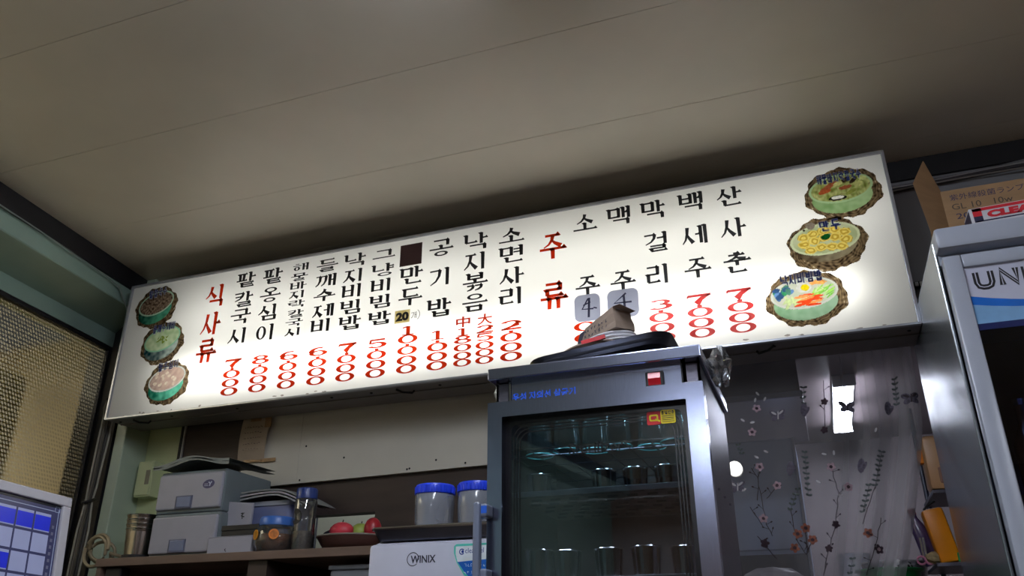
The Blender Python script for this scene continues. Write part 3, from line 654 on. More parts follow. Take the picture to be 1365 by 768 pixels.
picture(2.776, 0.127, 0.122, 0.094, 0.05, (rgb(120, 158, 126), rgb(160, 192, 166)), rgb(240, 244, 238), soupn(rgb(206, 214, 196), rgb(232, 234, 222), 30),
        [(-.062 + R(-.024, .024), .006 + R(-.016, .020), .012, .008, R(0, 2), random.choice([rgb(34, 58, 92), rgb(56, 96, 82), rgb(70, 100, 140), rgb(40, 110, 70)])) for _ in range(16)] +
        [(-.030 + R(-.026, .016), -.026 + R(-.010, .010), .014, .004, R(0, 2), rgb(196, 212, 160)) for _ in range(14)] +
        [(.055 + R(-.034, .024), .0 + R(-.018, .014), .016, .0026, R(.2, 1.2), random.choice([rgb(150, 196, 96), rgb(196, 222, 160), rgb(110, 170, 70)])) for _ in range(24)] +
        [(.036 + R(-.026, .030), .030 + R(-.008, .008), .013, .003, R(-.3, .3), rgb(226, 160, 90)) for _ in range(14)] +
        [(.006 + R(-.020, .026), -.008 - k * .0042, .026, .0042, R(-.1, .25), random.choice([rgb(190, 58, 24), rgb(216, 110, 52), rgb(206, 84, 36), rgb(236, 150, 90)])) for k in range(9)] +
        [(.002, .021, .022, .020, 0, (.86, .88, .84)), (.005, .018, .0125, .0115, 0, rgb(222, 196, 24))])
blue_i = mat('ink_blue', rgb(26, 50, 128), rough=0.5); white_i = printed('ink_white', [rgb(238, 240, 248), rgb(248, 248, 252)], 10, 0.86)
for txt, cx, cz, wd, tl in (('팥칼국수', 0.153, 0.551, 0.098, .1), ('들깨수제비', 0.222, 0.379, 0.118, .1), ('팥옹심이', 0.282, 0.203, 0.105, .1), ('해물바지락칼국수', 2.934, 0.536, 0.138, .0), ('만두', 2.882, 0.366, 0.068, .02), ('낙지비빔밥', 2.770, 0.198, 0.128, .03)):
    n_ = len(txt); cw = wd / n_; hh = 0.036
    o1, o2 = Ink(), Ink()
    for k, ch in enumerate(txt):
        u = cx + (k - (n_ - 1) / 2) * cw; v = cz + (u - cx) * tl
        hangul(o1, ch, u, v, cw * .92, hh, .34, .24, False); hangul(o2, ch, u, v, cw * .9, hh, .15, .11, False)
    o1.build('caption_outline', white_i, sign, SP, 0.0024); o2.build('caption', blue_i, sign, SP, 0.0030)

# ================================================================== STERILIZER CABINET
steel = mat('brushed_steel', rgb(148, 154, 178), rough=0.2, metal=1.0, var=0.08, scale=40, bump=0.012, bscale=40, stretch=(12, 1, 0.6))
steel_d = mat('dull_steel', rgb(112, 110, 122), rough=0.36, metal=1.0, var=0.1, scale=30, stretch=(1, 1, 8))
chrome = mat('polished_steel', rgb(190, 192, 198), rough=0.12, metal=1.0, var=0.05)
dark_in = mat('cabinet_inside', rgb(120, 112, 114), rough=0.4, metal=0.2, var=0.15)
grey_pl = mat('grey_plastic', rgb(110, 118, 138), rough=0.35, var=0.06)
glass_d = glassy('smoked_glass', (0.62, 0.68, 0.72), gloss=0.30)
X0, Y0, Z0 = -0.452, 1.75, 0.66
st = thing('sterilizer_cabinet', 'tall stainless steel sterilizer cabinet with dark glass door standing before the sign', 'cabinet', (X0, Y0, Z0))
zz = lambda z: z - Z0
MB().box((-.246, -.240), (.036, .50), (0, zz(1.60))).box((-.246, -.215), (.036, .042), (0, zz(1.60))).build('side_panel', steel_d, st)
MB().box((.241, .247), (.036, .50), (0, zz(1.60))).box((.216, .247), (.036, .042), (0, zz(1.60))).build('side_panel', steel_d, st)
MB().box((-.240, .241), (.494, .50), (0, zz(1.60))).build('back_panel', dark_in, st)
MB().box((-.240, .241), (.04, .494), (0, .05)).build('base', steel_d, st)
MB().box((-.240, .241), (.06, .494), (zz(1.546), zz(1.552))).build('inner_top', dark_in, st)
MB().box((-.256, .256), (0.0, .505), (zz(1.602), zz(1.631)), bevel=0.003).build('top_slab', steel, st)
MB().box((-.205, .205), (.030, .036), (zz(1.54), zz(1.602))).build('control_panel', steel, st)
MB().box((-.209, -.2055), (.026, .036), (zz(1.54), zz(1.60))).build('panel_strip', chrome, st)
MB().box((.206, .209), (.026, .036), (zz(1.54), zz(1.60))).build('panel_strip', black_m, st)
sw = MB().box((.124, .166), (.022, .030), (zz(1.548), zz(1.586)), bevel=0.003).build('switch_bezel', black_m, st)
MB().prism([(.0225, zz(1.552)), (.0165, zz(1.568)), (.0205, zz(1.582)), (.030, zz(1.582)), (.030, zz(1.552))], 'x', .131, .159).build('rocker', mat('switch_red', rgb(196, 24, 38), rough=0.3), sw)
FP = lambda y: (lambda u, v, l=0.0: (u, y - l, v))
type_on('lettering', '우성 자외선 살균기', .03, mat('ink_bright_blue', rgb(20, 96, 240), rough=0.5), st, lambda u, v, l: (-.202 + u, .0294 - l, zz(1.551) + v + u * .0), bold=.0008, width=.158, height=.021)
MB().box((.214, .236), (.024, .036), (zz(1.5475), zz(1.553))).build('hinge', white_metal, st)
# door with mitred frame
dz0, dz1, ix0, ix1, iz0, iz1 = .06, zz(1.545), -.218, .214, .10, zz(1.508)
door = MB().box((ix0, ix1), (.028, .031), (iz0, iz1)).build('door', glass_d, st)
for nm, P in (('door_rail', [(-.254, dz1), (.254, dz1), (ix1, iz1), (ix0, iz1)]), ('door_rail', [(-.254, dz0), (.254, dz0), (ix1, iz0), (ix0, iz0)]),
              ('door_stile', [(-.254, dz0), (-.254, dz1), (ix0, iz1), (ix0, iz0)]), ('door_stile', [(.254, dz0), (.254, dz1), (ix1, iz1), (ix1, iz0)])):
    MB().prism(P, 'y', 0.0, .033).build(nm, steel, door)
bk = mat('door_black', (0.006, 0.006, 0.008), rough=0.25)
def frame_ring(x0, z0, x1, z1, t, r, ro=None):
    a = rounded((x0 + x1) / 2, (z0 + z1) / 2, x1 - x0, z1 - z0, ro if ro is not None else r); b = rounded((x0 + x1) / 2, (z0 + z1) / 2, x1 - x0 - 2 * t, z1 - z0 - 2 * t, max(.002, r - t)); k = len(a)
    return [[a[i], a[(i + 1) % k], b[(i + 1) % k], b[i]] for i in range(k)]
i = Ink(); i.polys += frame_ring(ix0, iz0, ix1, iz1, .014, .03, .002)
i.build('black_border', bk, door, FP(.0272))
i = Ink()
for ins in (.019, .026, .033): i.polys += frame_ring(ix0 + ins, iz0 + ins, ix1 - ins, iz1 - ins, .0028, .03)
i.build('gasket_line', bk, door, FP(.0270))
type_on('lettering', 'Sterilizer', .03, bk, door, lambda u, v, l: (-.064 + u, .0266 - l, zz(1.411) + v), width=.128, height=.027)
q = Ink(); q.polys.append(rounded(.136, zz(1.478), .031, .030, .004)); q.build('sticker', mat('sticker_red', rgb(206, 22, 34), rough=0.4), door, FP(.0268))
q = Ink(); q.polys.append(rounded(.168, zz(1.479), .033, .031, .004)); q.build('sticker', mat('sticker_yellow', rgb(240, 214, 10), rough=0.4), door, FP(.0267))
q = Ink(); q.polys += frame_ring(.126, zz(1.471), .146, zz(1.486), .0035, .004); q.ribbon([(.139, zz(1.475)), (.150, zz(1.470))], .0035); q.build('lettering', mat('sticker_yellow', (1, 1, 0)), door, FP(.0264))
q = Ink()
for k_, ch in enumerate('품질인증'): hangul(q, ch, .1565 + k_ * .0075, zz(1.4885), .0066, .0075, .2, .14, False)
for k_ in range(4): q.rect(.155, zz(1.480 - k_ * .0042), .181, zz(1.4812 - k_ * .0042))
q.build('lettering', bk, door, FP(.0264))
hd = MB().box((-.268, -.252), (-.050, -.028), (zz(1.10), zz(1.306)), bevel=.005).build('handle', grey_pl, door)
MB().box((-.268, -.238), (-.040, .0), (zz(1.275), zz(1.303)), bevel=.004).build('handle_mount', grey_pl, hd)
MB().box((-.268, -.238), (-.040, .0), (zz(1.135), zz(1.165)), bevel=.004).build('handle_mount', grey_pl, hd)
MB().box((-.2515, -.238), (-.0405, -.0401), (zz(1.282), zz(1.298))).build('handle_tag', mat('tag_blue', rgb(30, 90, 200)), hd)
# shelves
def shelf(z, bar, m):
    s = MB().box((-.235, .236), (.055, .061), (zz(z) - bar, zz(z)), bevel=.001).build('shelf', m, st)
    return s
s1 = shelf(1.441, .004, chrome)
for k in range(9): MB().tube([(-.232 + .058 * k, .06, zz(1.439)), (-.232 + .058 * k, .48, zz(1.439))], .0016, 6).build('shelf_wire', steel_d, s1)
for k in range(4): MB().tube([(-.236, .12 + .11 * k, zz(1.436)), (.236, .12 + .11 * k, zz(1.436))], .0016, 6).build('shelf_wire', steel_d, s1)
s2 = shelf(1.340, .012, mat('shelf_bar', rgb(190, 190, 200), rough=0.5, metal=0.1))
m_ = MB()
for a in range(10):
    for b in range(7):
        x, y = -.215 + a * .047 + (.02 if b % 2 else 0), .09 + b * .055
        m_.box((x, x + .024), (y, y + .004), (zz(1.3315), zz(1.3365)))
o = m_.build('slot_lips', chrome, s2); o['kind'] = 'stuff'
MB().box((-.235, .236), (.061, .49), (zz(1.3365), zz(1.3385))).build('shelf_plate', dark_in, s2)
s3 = shelf(1.150, .006, MATS['shelf_bar'])
MB().box((-.235, .236), (.061, .49), (zz(1.146), zz(1.148))).build('shelf_plate', dark_in, s3)
cup_glass = glassy('cup_glass', (0.90, 0.97, 0.98), gloss=0.06, white=0.01, wcol=(.4, .9, .95))
def make_cup(name, label, cat, m, r, h, loc, group, up=True):
    t = thing(name, label, cat, loc, group)
    pr = [(r * .86, 0), (r, h), (r - .0025, h), (r * .86 - .0025, .004), (0, .004)] if up else [(r, 0), (r * .84, h - .004), (r * .7, h), (0, h)]
    MB().lathe(pr, 20).build('cup_body', m, t, smooth=True)
    MB().tube([(r * math.cos(2 * PI * k / 20), r * math.sin(2 * PI * k / 20), h if up else 0.001) for k in range(20)], .0016, 5, True).build('cup_rim', chrome if m is not cup_glass else mat('rim_teal', rgb(120, 214, 220), rough=0.15), t, smooth=True)  # teal rims and cyan-tinted glass stand in for cyan light
    return t
g1 = None
GL = [(-.175, .13), (-.095, .10), (-.03, .12), (.03, .10), (.105, .13), (.165, .10)]
GLAB = ['leftmost upturned glass on the top wire shelf of the sterilizer', 'second upturned glass from the left on the top wire shelf', 'third upturned glass from the left, left of the shelf middle', 'third upturned glass from the right, right of the shelf middle', 'second upturned glass from the right on the top wire shelf', 'rightmost upturned glass on the top wire shelf below the sticker']
for k, (a, b) in enumerate(GL):
    loc = (X0 + a, Y0 + b + .02, 1.4412)
    glab = GLAB[k]
    if g1 is None: g1 = make_cup('drinking_glass', glab, 'glass', cup_glass, .034, .075, loc, 'upturned glasses on the top wire shelf', False)
    else: dup(g1, loc, glab)
names = ['leftmost steel cup on the middle sterilizer shelf, apart from the others', 'steel cup left of two others on the middle sterilizer shelf', 'steel cup between two others on the middle sterilizer shelf', 'rightmost steel cup on the middle sterilizer shelf']
c0 = None
for k, (a, lab) in enumerate(zip((-.170, -.008, .066, .140), names)):
    loc = (X0 + a, Y0 + .125, 1.3402)
    if c0 is None: c0 = make_cup('steel_cup', lab, 'cup', chrome, .030, .048, loc, 'steel cups on the middle sterilizer shelf')
    else: dup(c0, loc, lab)
c0 = None
for k, (a, b, lab) in enumerate(((-.165, .10, 'leftmost steel cup on the bottom visible sterilizer shelf'), (-.105, .13, 'tall steel cup second from left on the bottom visible sterilizer shelf'), (-.005, .12, 'steel cup in the middle of the bottom visible sterilizer shelf'), (.082, .11, 'wide steel cup right of the middle on the bottom visible shelf'), (.165, .14, 'rightmost steel cup on the bottom visible sterilizer shelf'))):
    loc = (X0 + a, Y0 + b, 1.1502)
    if c0 is None: c0 = make_cup('steel_cup', lab, 'cup', chrome, .033, .062, loc, 'steel cups on the bottom visible shelf')
    else: dup(c0, loc, lab)
cnt = thing('counter', 'low steel counter below the sterilizer cabinet and air purifier', 'counter', (-0.70, 2.0, 0))
MB().box((-.52, .52), (-.25, .30), (.62, .66), bevel=.004).build('worktop', steel_d, cnt)
MB().box((-.50, .50), (-.22, .28), (0, .62)).build('cupboard_body', white_metal, cnt)
for s_ in (-1, 1):
    d_o = MB().box((.01 * s_, .49 * s_), (-.24, -.22), (.08, .60), bevel=.003).build('door', white_metal, cnt)
    MB().box((.05 * s_, .07 * s_), (-.262, -.24), (.35, .50), bevel=.004).build('handle', steel, d_o)

ul = bpy.data.lights.new('cabinet_light', 'AREA'); ul.shape = 'RECTANGLE'; ul.size = .36; ul.size_y = .02; ul.energy = .8; ul.color = (.62, .9, 1.0)
uo = bpy.data.objects.new('cabinet_light', ul); COL.objects.link(uo); uo.parent = st; uo.location = (0, .10, zz(1.535))
ul2 = ul.copy(); ul2.energy = .7; ul2.color = (.85, .9, 1.0); uo2 = bpy.data.objects.new('cabinet_light', ul2); COL.objects.link(uo2); uo2.parent = st; uo2.location = (0, .085, zz(1.318))  # second light added to brighten the lower shelf and its cups
# things piled on the sterilizer
def tray_mesh(w, d, h, flare, r, t=.004):
    mb = MB()
    def loop(w_, d_, z): return [mb.bm.verts.new((p[0], p[1], z)) for p in rounded(0, 0, w_, d_, r)]
    L_ = [loop(w - flare * 2, d - flare * 2, 0), loop(w - flare * .5, d - flare * .5, h * .7), loop(w, d, h), loop(w - t, d - t, h + .001), loop(w - flare * .5 - 2 * t, d - flare * .5 - 2 * t, h * .7), loop(w - flare * 2 - t, d - flare * 2 - t, t)]
    k = len(L_[0])
    for a, b in zip(L_, L_[1:]):
        for q_ in range(k): mb.bm.faces.new((a[q_], a[(q_ + 1) % k], b[(q_ + 1) % k], b[q_]))
    mb.bm.faces.new(L_[0]); mb.bm.faces.new(L_[-1][::-1]); return mb
tr = thing('serving_tray', 'black plastic tray lying tilted on top of the sterilizer cabinet', 'tray', (-0.455, 1.93, 1.632))
blk_pl = mat('black_plastic', rgb(44, 45, 52), rough=0.3, var=0.12)
o = tray_mesh(.36, .28, .022, .018, .05).build('tray_body', blk_pl, tr, smooth=True); o.rotation_euler = (0.02, -0.105, 0); o.location = (0.01, 0, .024)
o = tray_mesh(.33, .27, .004, .004, .045, .002).build('tray_lining', mat('lining', rgb(60, 60, 66), rough=0.5), tr); o.rotation_euler = (0.02, -0.105, 0); o.location = (0.01, 0, .031)
pl_w = mat('white_china', rgb(236, 236, 242), rough=0.25, var=0.04)
plabs = ['lowest white plate of the stack on the black tray', 'middle white plate of the stack on the black tray', 'top white plate of the stack under the paper carton']
for k in range(3):
    p = thing('plate', plabs[k], 'plate', (-0.430, 1.90, 1.687 + .011 * k), 'white plates on the black tray')
    MB().lathe([(0, 0), (.045, 0), (.078 - .006 * k, .012), (.078 - .006 * k, .0145), (.045, .003), (0, .003)], 28).build('plate_body', pl_w, p, smooth=True)
    p.rotation_euler = (0.05, -0.12, 0)
rl = thing('ring_lid', 'brown pot lid edge with red label under the white plates', 'lid', (-0.475, 1.89, 1.676))
MB().lathe([(0, 0), (.09, 0), (.095, .006), (.09, .012), (0, .014)], 28).build('lid_body', mat('tan_lid', rgb(120, 104, 96), rough=0.4), rl, smooth=True)
MB().box((-.005, .055), (-.094, -.088), (.006, .016)).build('label_strip', mat('label_red', rgb(190, 24, 34), rough=0.4), rl)
rl.rotation_euler = (0.0, -0.16, 0)
ct = thing('paper_carton', 'crumpled kraft paper carton with dark print lying on white plates', 'carton', (-0.432, 1.885, 1.724), rot=(0.06, -0.10, -0.55))
kraft = mat('kraft', rgb(150, 132, 118), rough=0.8, var=0.12, scale=12, bump=0.15, bscale=30)
mb = MB()
V_ = [(-.062, -.038, 0), (.058, -.034, 0), (.06, .034, 0), (-.06, .036, 0), (-.050, -.030, .040), (.060, -.036, .054), (.056, .030, .050), (-.052, .032, .044)]
vv = [mb.bm.verts.new(p) for p in V_]
for f in ((0, 3, 2, 1), (0, 1, 5, 4), (1, 2, 6, 5), (2, 3, 7, 6), (3, 0, 4, 7), (4, 5, 6, 7)): mb.bm.faces.new([vv[q] for q in f])
bmesh.ops.subdivide_edges(mb.bm, edges=mb.bm.edges[:], cuts=2, use_grid_fill=True)
for v in mb.bm.verts: v.co += Vector([random.uniform(-.0015, .0015) for _ in range(3)])
mb.build('carton_body', kraft, ct)
MB().poly([(.06, -.036, .054), (.085, -.036, .050), (.078, .026, .046), (.056, .03, .050)]).build('end_flap', kraft, ct)
MB().prism([(-.062, .0), (-.085, .012), (-.070, .034), (-.052, .036)], 'y', -.03, .03).build('end_flap', mat('carton_dark', rgb(56, 56, 74), rough=0.6), ct)
i = Ink()
for k in range(7):
    for r_ in range(2):
        x = -.045 + k * .0125; z = .013 + r_ * .014
        for _ in range(3): i.ribbon([(x + random.uniform(-.004, .004), z + random.uniform(-.005, .005)), (x + random.uniform(-.004, .004), z + random.uniform(-.005, .005))], .0018)
i.build('print_marks', mat('ink_slate', rgb(34, 40, 66), rough=0.6), ct, lambda u, v, l: (u, -.0395 + .09 * v, v))
pk = thing('snack_packet', 'flat white and yellow packet under the left edge of the tray', 'packet', (-0.60, 1.86, 1.632))
MB().box((-.05, .06), (-.03, .04), (0, .014), bevel=.004).build('packet_body', mat('packet_white', rgb(200, 196, 190), rough=0.5), pk)
MB().box((-.052, -.035), (-.032, .042), (0, .0155), bevel=.004).build('packet_end', mat('packet_yellow', rgb(206, 190, 40), rough=0.5), pk)
def crumple(name, label, cat, loc, size, m, seed, seg=14, amp=.35):
    rnd = random.Random(seed); mb = MB(); mb.sphere((0, 0, 0), 1.0, seg)
    for v in mb.bm.verts:
        f = 1 + rnd.uniform(-amp, amp); v.co = Vector((v.co.x * size[0] * f, v.co.y * size[1] * f, max(-size[2], v.co.z * size[2] * f)))
    o = mb.build(name, m, loc=(loc[0], loc[1], loc[2] + size[2])); return tag(o, label, cat)
clear_pl = glassy('clear_plastic', (0.80, 0.82, 0.86), gloss=0.35, rough=0.12, white=0.18, wcol=(.75, .76, .8))
crumple('plastic_bag', 'crumpled clear plastic bag hanging over the right corner of the sterilizer', 'bag', (-0.172, 1.93, 1.585), (.026, .05, .045), clear_pl, 5)
crumple('plastic_wrapper', 'strip of clear crinkled wrapper beside the black tray', 'wrapper', (-0.238, 1.93, 1.632), (.045, .02, .014), clear_pl, 8)
o = MB().tube([(-.722, 1.90, 1.56), (-.735, 1.88, 1.61), (-.728, 1.87, 1.64), (-.712, 1.88, 1.648)], .007, 8).build('power_cord', mat('cord_white', rgb(206, 204, 190), rough=0.5), smooth=True)
tag(o, 'short white cord looping up at the left top corner of the sterilizer', 'cord')

# ================================================================== AIR PURIFIER AND WHAT STANDS ON IT
white_pl = mat('white_plastic', rgb(198, 199, 214), rough=0.35, var=0.03)
ap = thing('air_purifier', 'white air purifier with round blue and white sticker left of the sterilizer', 'appliance', (-0.925, 2.06, 0.66))
zp = lambda z: z - .66
MB().box((-.197, .197), (-.095, .11), (0.02, zp(1.2665)), bevel=.018).build('body', white_pl, ap, smooth=True)
MB().box((-.192, .192), (-.112, -.09), (.10, zp(1.258)), bevel=.010).build('front_panel', white_pl, ap, smooth=True)
MB().box((-.18, .18), (-.09, .10), (0, .02)).build('foot', grey_pl, ap)
PP = lambda u, v, l=0.0: (u, -.1128 - l, zp(v))
i = Ink(); i.ring(-.062, 1.217, .017, .017, .0152, .0152, -PI * .05, PI * 1.75, 24); i.build('emblem', mat('ink_navy', rgb(30, 32, 52), rough=0.4), ap, PP)
type_on('lettering', 'WINIX', .03, mat('ink_navy', (0, 0, 0)), ap, lambda u, v, l: PP(-.068 + u, 1.207 + v, l), lift=.0002, width=.070, height=.0185, bold=.0006)
i = Ink(); Q_ = [(.052, 1.244), (.058, 1.249), (.16, 1.249), (.16, 1.130), (.135, 1.137), (.108, 1.152), (.080, 1.175), (.060, 1.205), (.052, 1.228)]
i.polys.append(Q_); i.build('sticker_edge', mat('sticker_mint', rgb(90, 206, 190), rough=0.4), ap, PP)
i = Ink(); i.polys.append([(.057, 1.243), (.16, 1.244), (.16, 1.211), (.0625, 1.206), (.057, 1.225)]); i.build('sticker_top', mat('sticker_white', rgb(232, 238, 244), rough=0.4), ap, PP, .0003)
i = Ink(); i.polys.append([(.0625, 1.206), (.16, 1.211), (.16, 1.137), (.136, 1.143), (.110, 1.158), (.084, 1.179)]); i.build('sticker_bottom', mat('sticker_blue', rgb(16, 100, 196), rough=0.4), ap, PP, .0003)
i = Ink(); i.ring(.074, 1.230, .0075, .0075, .005, .005, PI * .2, PI * 1.8, 12); i.ellipse(.076, 1.230, .0035, .0035); i.build('emblem', mat('ink_logo_blue', rgb(20, 60, 150)), ap, PP, .0006)
type_on('lettering', 'cleancel', .02, mat('ink_logo_blue', (0, 0, 0)), ap, lambda u, v, l: PP(.083 + u, 1.226 + v, l), lift=.0006, width=.050, height=.012)
i = Ink()
for r_, z in enumerate((1.2165, 1.197, 1.180)):
    for k in range(9 if r_ else 7):
        x = .084 + k * .0085
        if r_ == 0: i.rect(x - .002, z - .0008, x + .004, z + .0008)
        else:
            for _ in range(3): i.ribbon([(x + random.uniform(-.003, .003), z + random.uniform(-.004, .004)), (x + random.uniform(-.003, .003), z + random.uniform(-.004, .004))], .0014)
i.build('small_print', mat('sticker_white', (0, 0, 0)), ap, PP, .0007)
tw = thing('metal_tray', 'dark steel tray with rolled rim on top of the air purifier', 'tray', (-0.925, 2.065, 1.2667))
tray_mesh(.385, .22, .030, .012, .02).build('tray_body', mat('tray_steel', rgb(96, 98, 112), rough=0.25, metal=0.9, var=0.1), tw, smooth=True)
MB().tube([(p[0], p[1], .031) for p in rounded(0, 0, .387, .222, .02)], .0045, 6, True).build('rolled_rim', chrome, tw, smooth=True)
mt_cl = glassy('frosted_plastic', (0.80, 0.83, 0.90), gloss=0.2, rough=0.15, white=0.36, wcol=(.74, .78, .90))
blue_cap = mat('blue_cap', rgb(40, 72, 226), rough=0.35, var=0.05)
def big_jar(loc, lab):
    j = thing('plastic_jar', lab, 'jar', loc, 'blue lidded plastic jars on the tray')
    r = .055
    MB().lathe([(0, .001), (r * .92, .001), (r, .012), (r * .97, .05), (r, .085), (r, .122), (r * .93, .128), (r * .93, .134)], 28).build('jar_body', mt_cl, j, smooth=True)
    ld = MB().lathe([(r * .98, 0), (r * 1.0, .002), (r * 1.0, .020), (r * .95, .026), (0, .026)], 36, (0, 0, .126)).build('jar_lid', blue_cap, j, smooth=True)
    m_ = MB()
    for k in range(36):
        t = 2 * PI * k / 36; M_ = Matrix.Rotation(t, 4, 'Z'); m_.box((r - .001, r + .0018), (-.0022, .0022), (.128, .146), M=M_)
    o = m_.build('lid_ribs', blue_cap, j); o['kind'] = 'stuff'
    return j
ja = big_jar((-0.992, 2.075, 1.2715), 'frosted plastic jar with blue lid, the left one on the steel tray')
dup(ja, (-0.868, 2.085, 1.2715), 'frosted plastic jar with blue lid, the right one touching the sterilizer')

# ================================================================== SHELF UNIT ON THE LEFT AND ITS THINGS
wood = mat('chipboard', rgb(112, 92, 80), rough=0.6, var=0.2, scale=5, stretch=(1, 6, 6))
su = thing('shelf_unit', 'brown chipboard shelf unit against the brown panelling on the left', 'shelf', (-1.80, 2.57, 0))
SZT = 1.31
MB().box((-.667, .75), (-.21, .19), (SZT - .028, SZT), bevel=.002).build('top_board', wood, su)
for x in (-.667, .73): MB().box((x, x + .02), (-.20, .19), (0, SZT - .028)).build('side_board', wood, su)
MB().box((-.02, .055), (-.19, .18), (.05, SZT - .028)).build('divider', brown_m, su)
MB().box((-.647, .73), (.18, .19), (0.05, SZT - .028)).build('back_board', brown_m, su)
for z in (.05, .45, .85): MB().box((-.647, .73), (-.20, .18), (z, z + .02)).build('shelf_board', wood, su)
def drawer_unit(loc, lab, logo):
    t = thing('drawer_unit', lab, 'drawer', loc, 'stacked white desk drawers')
    gp = mat('drawer_case', rgb(112, 122, 126), rough=0.4, var=0.06); wp = mat('drawer_white', rgb(164, 163, 174), rough=0.35, var=0.04)
    MB().box((-.147, .147), (.0, .27), (0, .152), bevel=.006).build('case', gp, t)
    dr = MB().box((-.143, .143), (-.012, .004), (.012, .140), bevel=.006).build('drawer_front', wp, t)
    cb = mat('handle_blue', rgb(118, 128, 160), rough=0.25)
    MB().box((-.052, .022), (-.0150, -.010), (.014, .060), bevel=.002).build('handle_frame', mat('handle_edge', rgb(84, 88, 110)), dr)
    MB().box((-.046, .017), (-.0165, -.012), (.019, .056), bevel=.002).build('handle_recess', cb, dr)
    if logo:
        i = Ink(); i.ellipse(.085, .096, .026, .016, .1); i.build('badge', mat('badge_navy', rgb(34, 34, 92), rough=0.4), dr, FP(-.0125))
        i = Ink(); i.rect(.066, .095, .082, .097); i.rect(.066, .089, .084, .091); i.ribbon([(.084, .103), (.092, .097), (.098, .104)], .005); i.ribbon([(.092, .097), (.090, .088)], .005); i.build('badge_marks', mat('badge_white', rgb(200, 206, 226)), dr, FP(-.0129))
    return t
drawer_unit((-2.143, 2.42, SZT), 'lower white plastic drawer unit standing directly on the brown shelf', False)
drawer_unit((-2.143, 2.42, SZT + .153), 'upper white plastic drawer unit with navy oval badge under grey folder', True)
fo = thing('document_folder', 'sagging dark grey folder draped over the upper drawer unit', 'folder', (-2.14, 2.42, SZT + .306))
grf = mat('folder_grey', rgb(120, 126, 124), rough=0.5, var=0.15)
for k, dz in enumerate((.002, .010)):
    mb = MB(); n_ = 12
    for j in range(n_):
        def zf(u): return dz + .010 + .026 * math.exp(-((u - .55) / .35) ** 2) - .004 * math.sin(u * 9 + k)
        a, b = j / n_, (j + 1) / n_; xa, xb = -.168 + .34 * a, -.168 + .34 * b
        mb.poly([(xa, -.03, zf(a)), (xb, -.03, zf(b)), (xb, .25, zf(b) + .004), (xa, .25, zf(a) + .004)])
        mb.poly([(xa, -.03, zf(a) - .010), (xb, -.03, zf(b) - .010), (xb, -.03, zf(b)), (xa, -.03, zf(a))])
    mb.build('cover', grf, fo)
clabs = ['outermost bottom steel cup of the stack left of the drawers', 'second steel cup from the bottom of the stack', 'third steel cup from the bottom of the stack', 'topmost steel cup nested in the stack by the drawers']
for k in range(4):
    t = thing('steel_canister', clabs[k], 'cup', (-2.372, 2.455, SZT + .012 + .0165 * k), 'nested steel cups left of the drawers')
    r = .056 + .001 * k
    MB().lathe([(0, .001), (r * .86, .001), (r * .97, .085), (r * .97, .088), (r, .092), (r, .096), (r * .95, .096), (r * .84, .006), (0, .006)], 26).build('cup_body', mat('cup_steel', rgb(160, 154, 148), rough=0.22, metal=1.0, var=0.1), t, smooth=True)
    MB().tube([(r * math.cos(2 * PI * q_ / 26), r * math.sin(2 * PI * q_ / 26), .096) for q_ in range(26)], .0022, 6, True).build('cup_rim', chrome, t, smooth=True)
    if k == 0: MB().lathe([(0, -.012), (.055, -.012), (.056, .004), (.052, .004)], 26).build('base_ring', black_m, t, smooth=True)
pts = []
for k in range(64):
    t = 2 * PI * k / 22; rr = .062 - .0004 * k; pts.append((-2.535 + rr * 1.15 * math.cos(t), 2.40 + .0010 * k + .02 * math.sin(t * .7), 1.345 + rr * math.sin(t) * (.85 if k > 30 else 1)))
pts += [(-2.50, 2.45, 1.34), (-2.44, 2.47, 1.322), (-2.41, 2.50, 1.318)]
tag(MB().tube(pts, .0062, 8).build('coiled_hose', mat('hose_tan', rgb(138, 124, 98), rough=0.45), smooth=True), 'coiled tan hose hanging off the left end of the brown shelf', 'hose')
wbx = thing('junction_box', 'pale green junction box on the wall above the steel cups', 'box', (-2.668, YW, 1.60))
MB().box((-.040, .042), (-.060, 0), (0, .15), bevel=.003).build('box_body', green_m, wbx)
MB().box((-.036, .038), (-.066, -.060), (.006, .144), bevel=.002).build('box_cover', green_m, wbx)
MB().box((.012, .034), (-.068, -.066), (.05, .11), bevel=.001).build('label_plate', mat('plate_grey', rgb(130, 126, 108)), wbx)
# paper note taped to the board
nt_ = thing('paper_note', 'brown stained handwritten paper note taped to the left end of the cream board', 'note', (-2.145, YW - .0225, 1.72))
pp = mat('old_paper', rgb(176, 156, 132), rough=0.8, var=0.14, scale=9); tp = mat('old_tape', rgb(150, 116, 78), rough=0.4, var=0.2, scale=30)
mb = MB()
for k in range(8):
    a, b = k / 8, (k + 1) / 8
    ya, yb = -.006 - .008 * math.sin(a * PI) - .006 * a, -.006 - .008 * math.sin(b * PI) - .006 * b
    mb.poly([(-.078 + .008 * a, ya, .175 * a), (.055 + .018 * a, ya - .004, .175 * a), (.055 + .018 * b, yb - .004, .175 * b), (-.078 + .008 * b, yb, .175 * b)])
mb.build('paper_sheet', pp, nt_)
for x, z, w_, h_ in ((.0, .168, .05, .016), (.062, .150, .03, .04), (.075, -.004, .07, .014), (.0, -.002, .09, .012)):
    MB().box((x - w_ / 2, x + w_ / 2), (-.021, -.019) if z > .1 else (-.009, -.007), (z - h_ / 2, z + h_ / 2)).build('tape_strip', tp, nt_)
i = Ink()
for r_ in range(5):
    x = -.045
    while x < .035:
        w_ = random.uniform(.004, .011); i.ribbon([(x, .135 - r_ * .023 + random.uniform(-.003, .003)), (x + w_, .135 - r_ * .023 + random.uniform(-.003, .003))], .003); x += w_ + random.uniform(.003, .008)
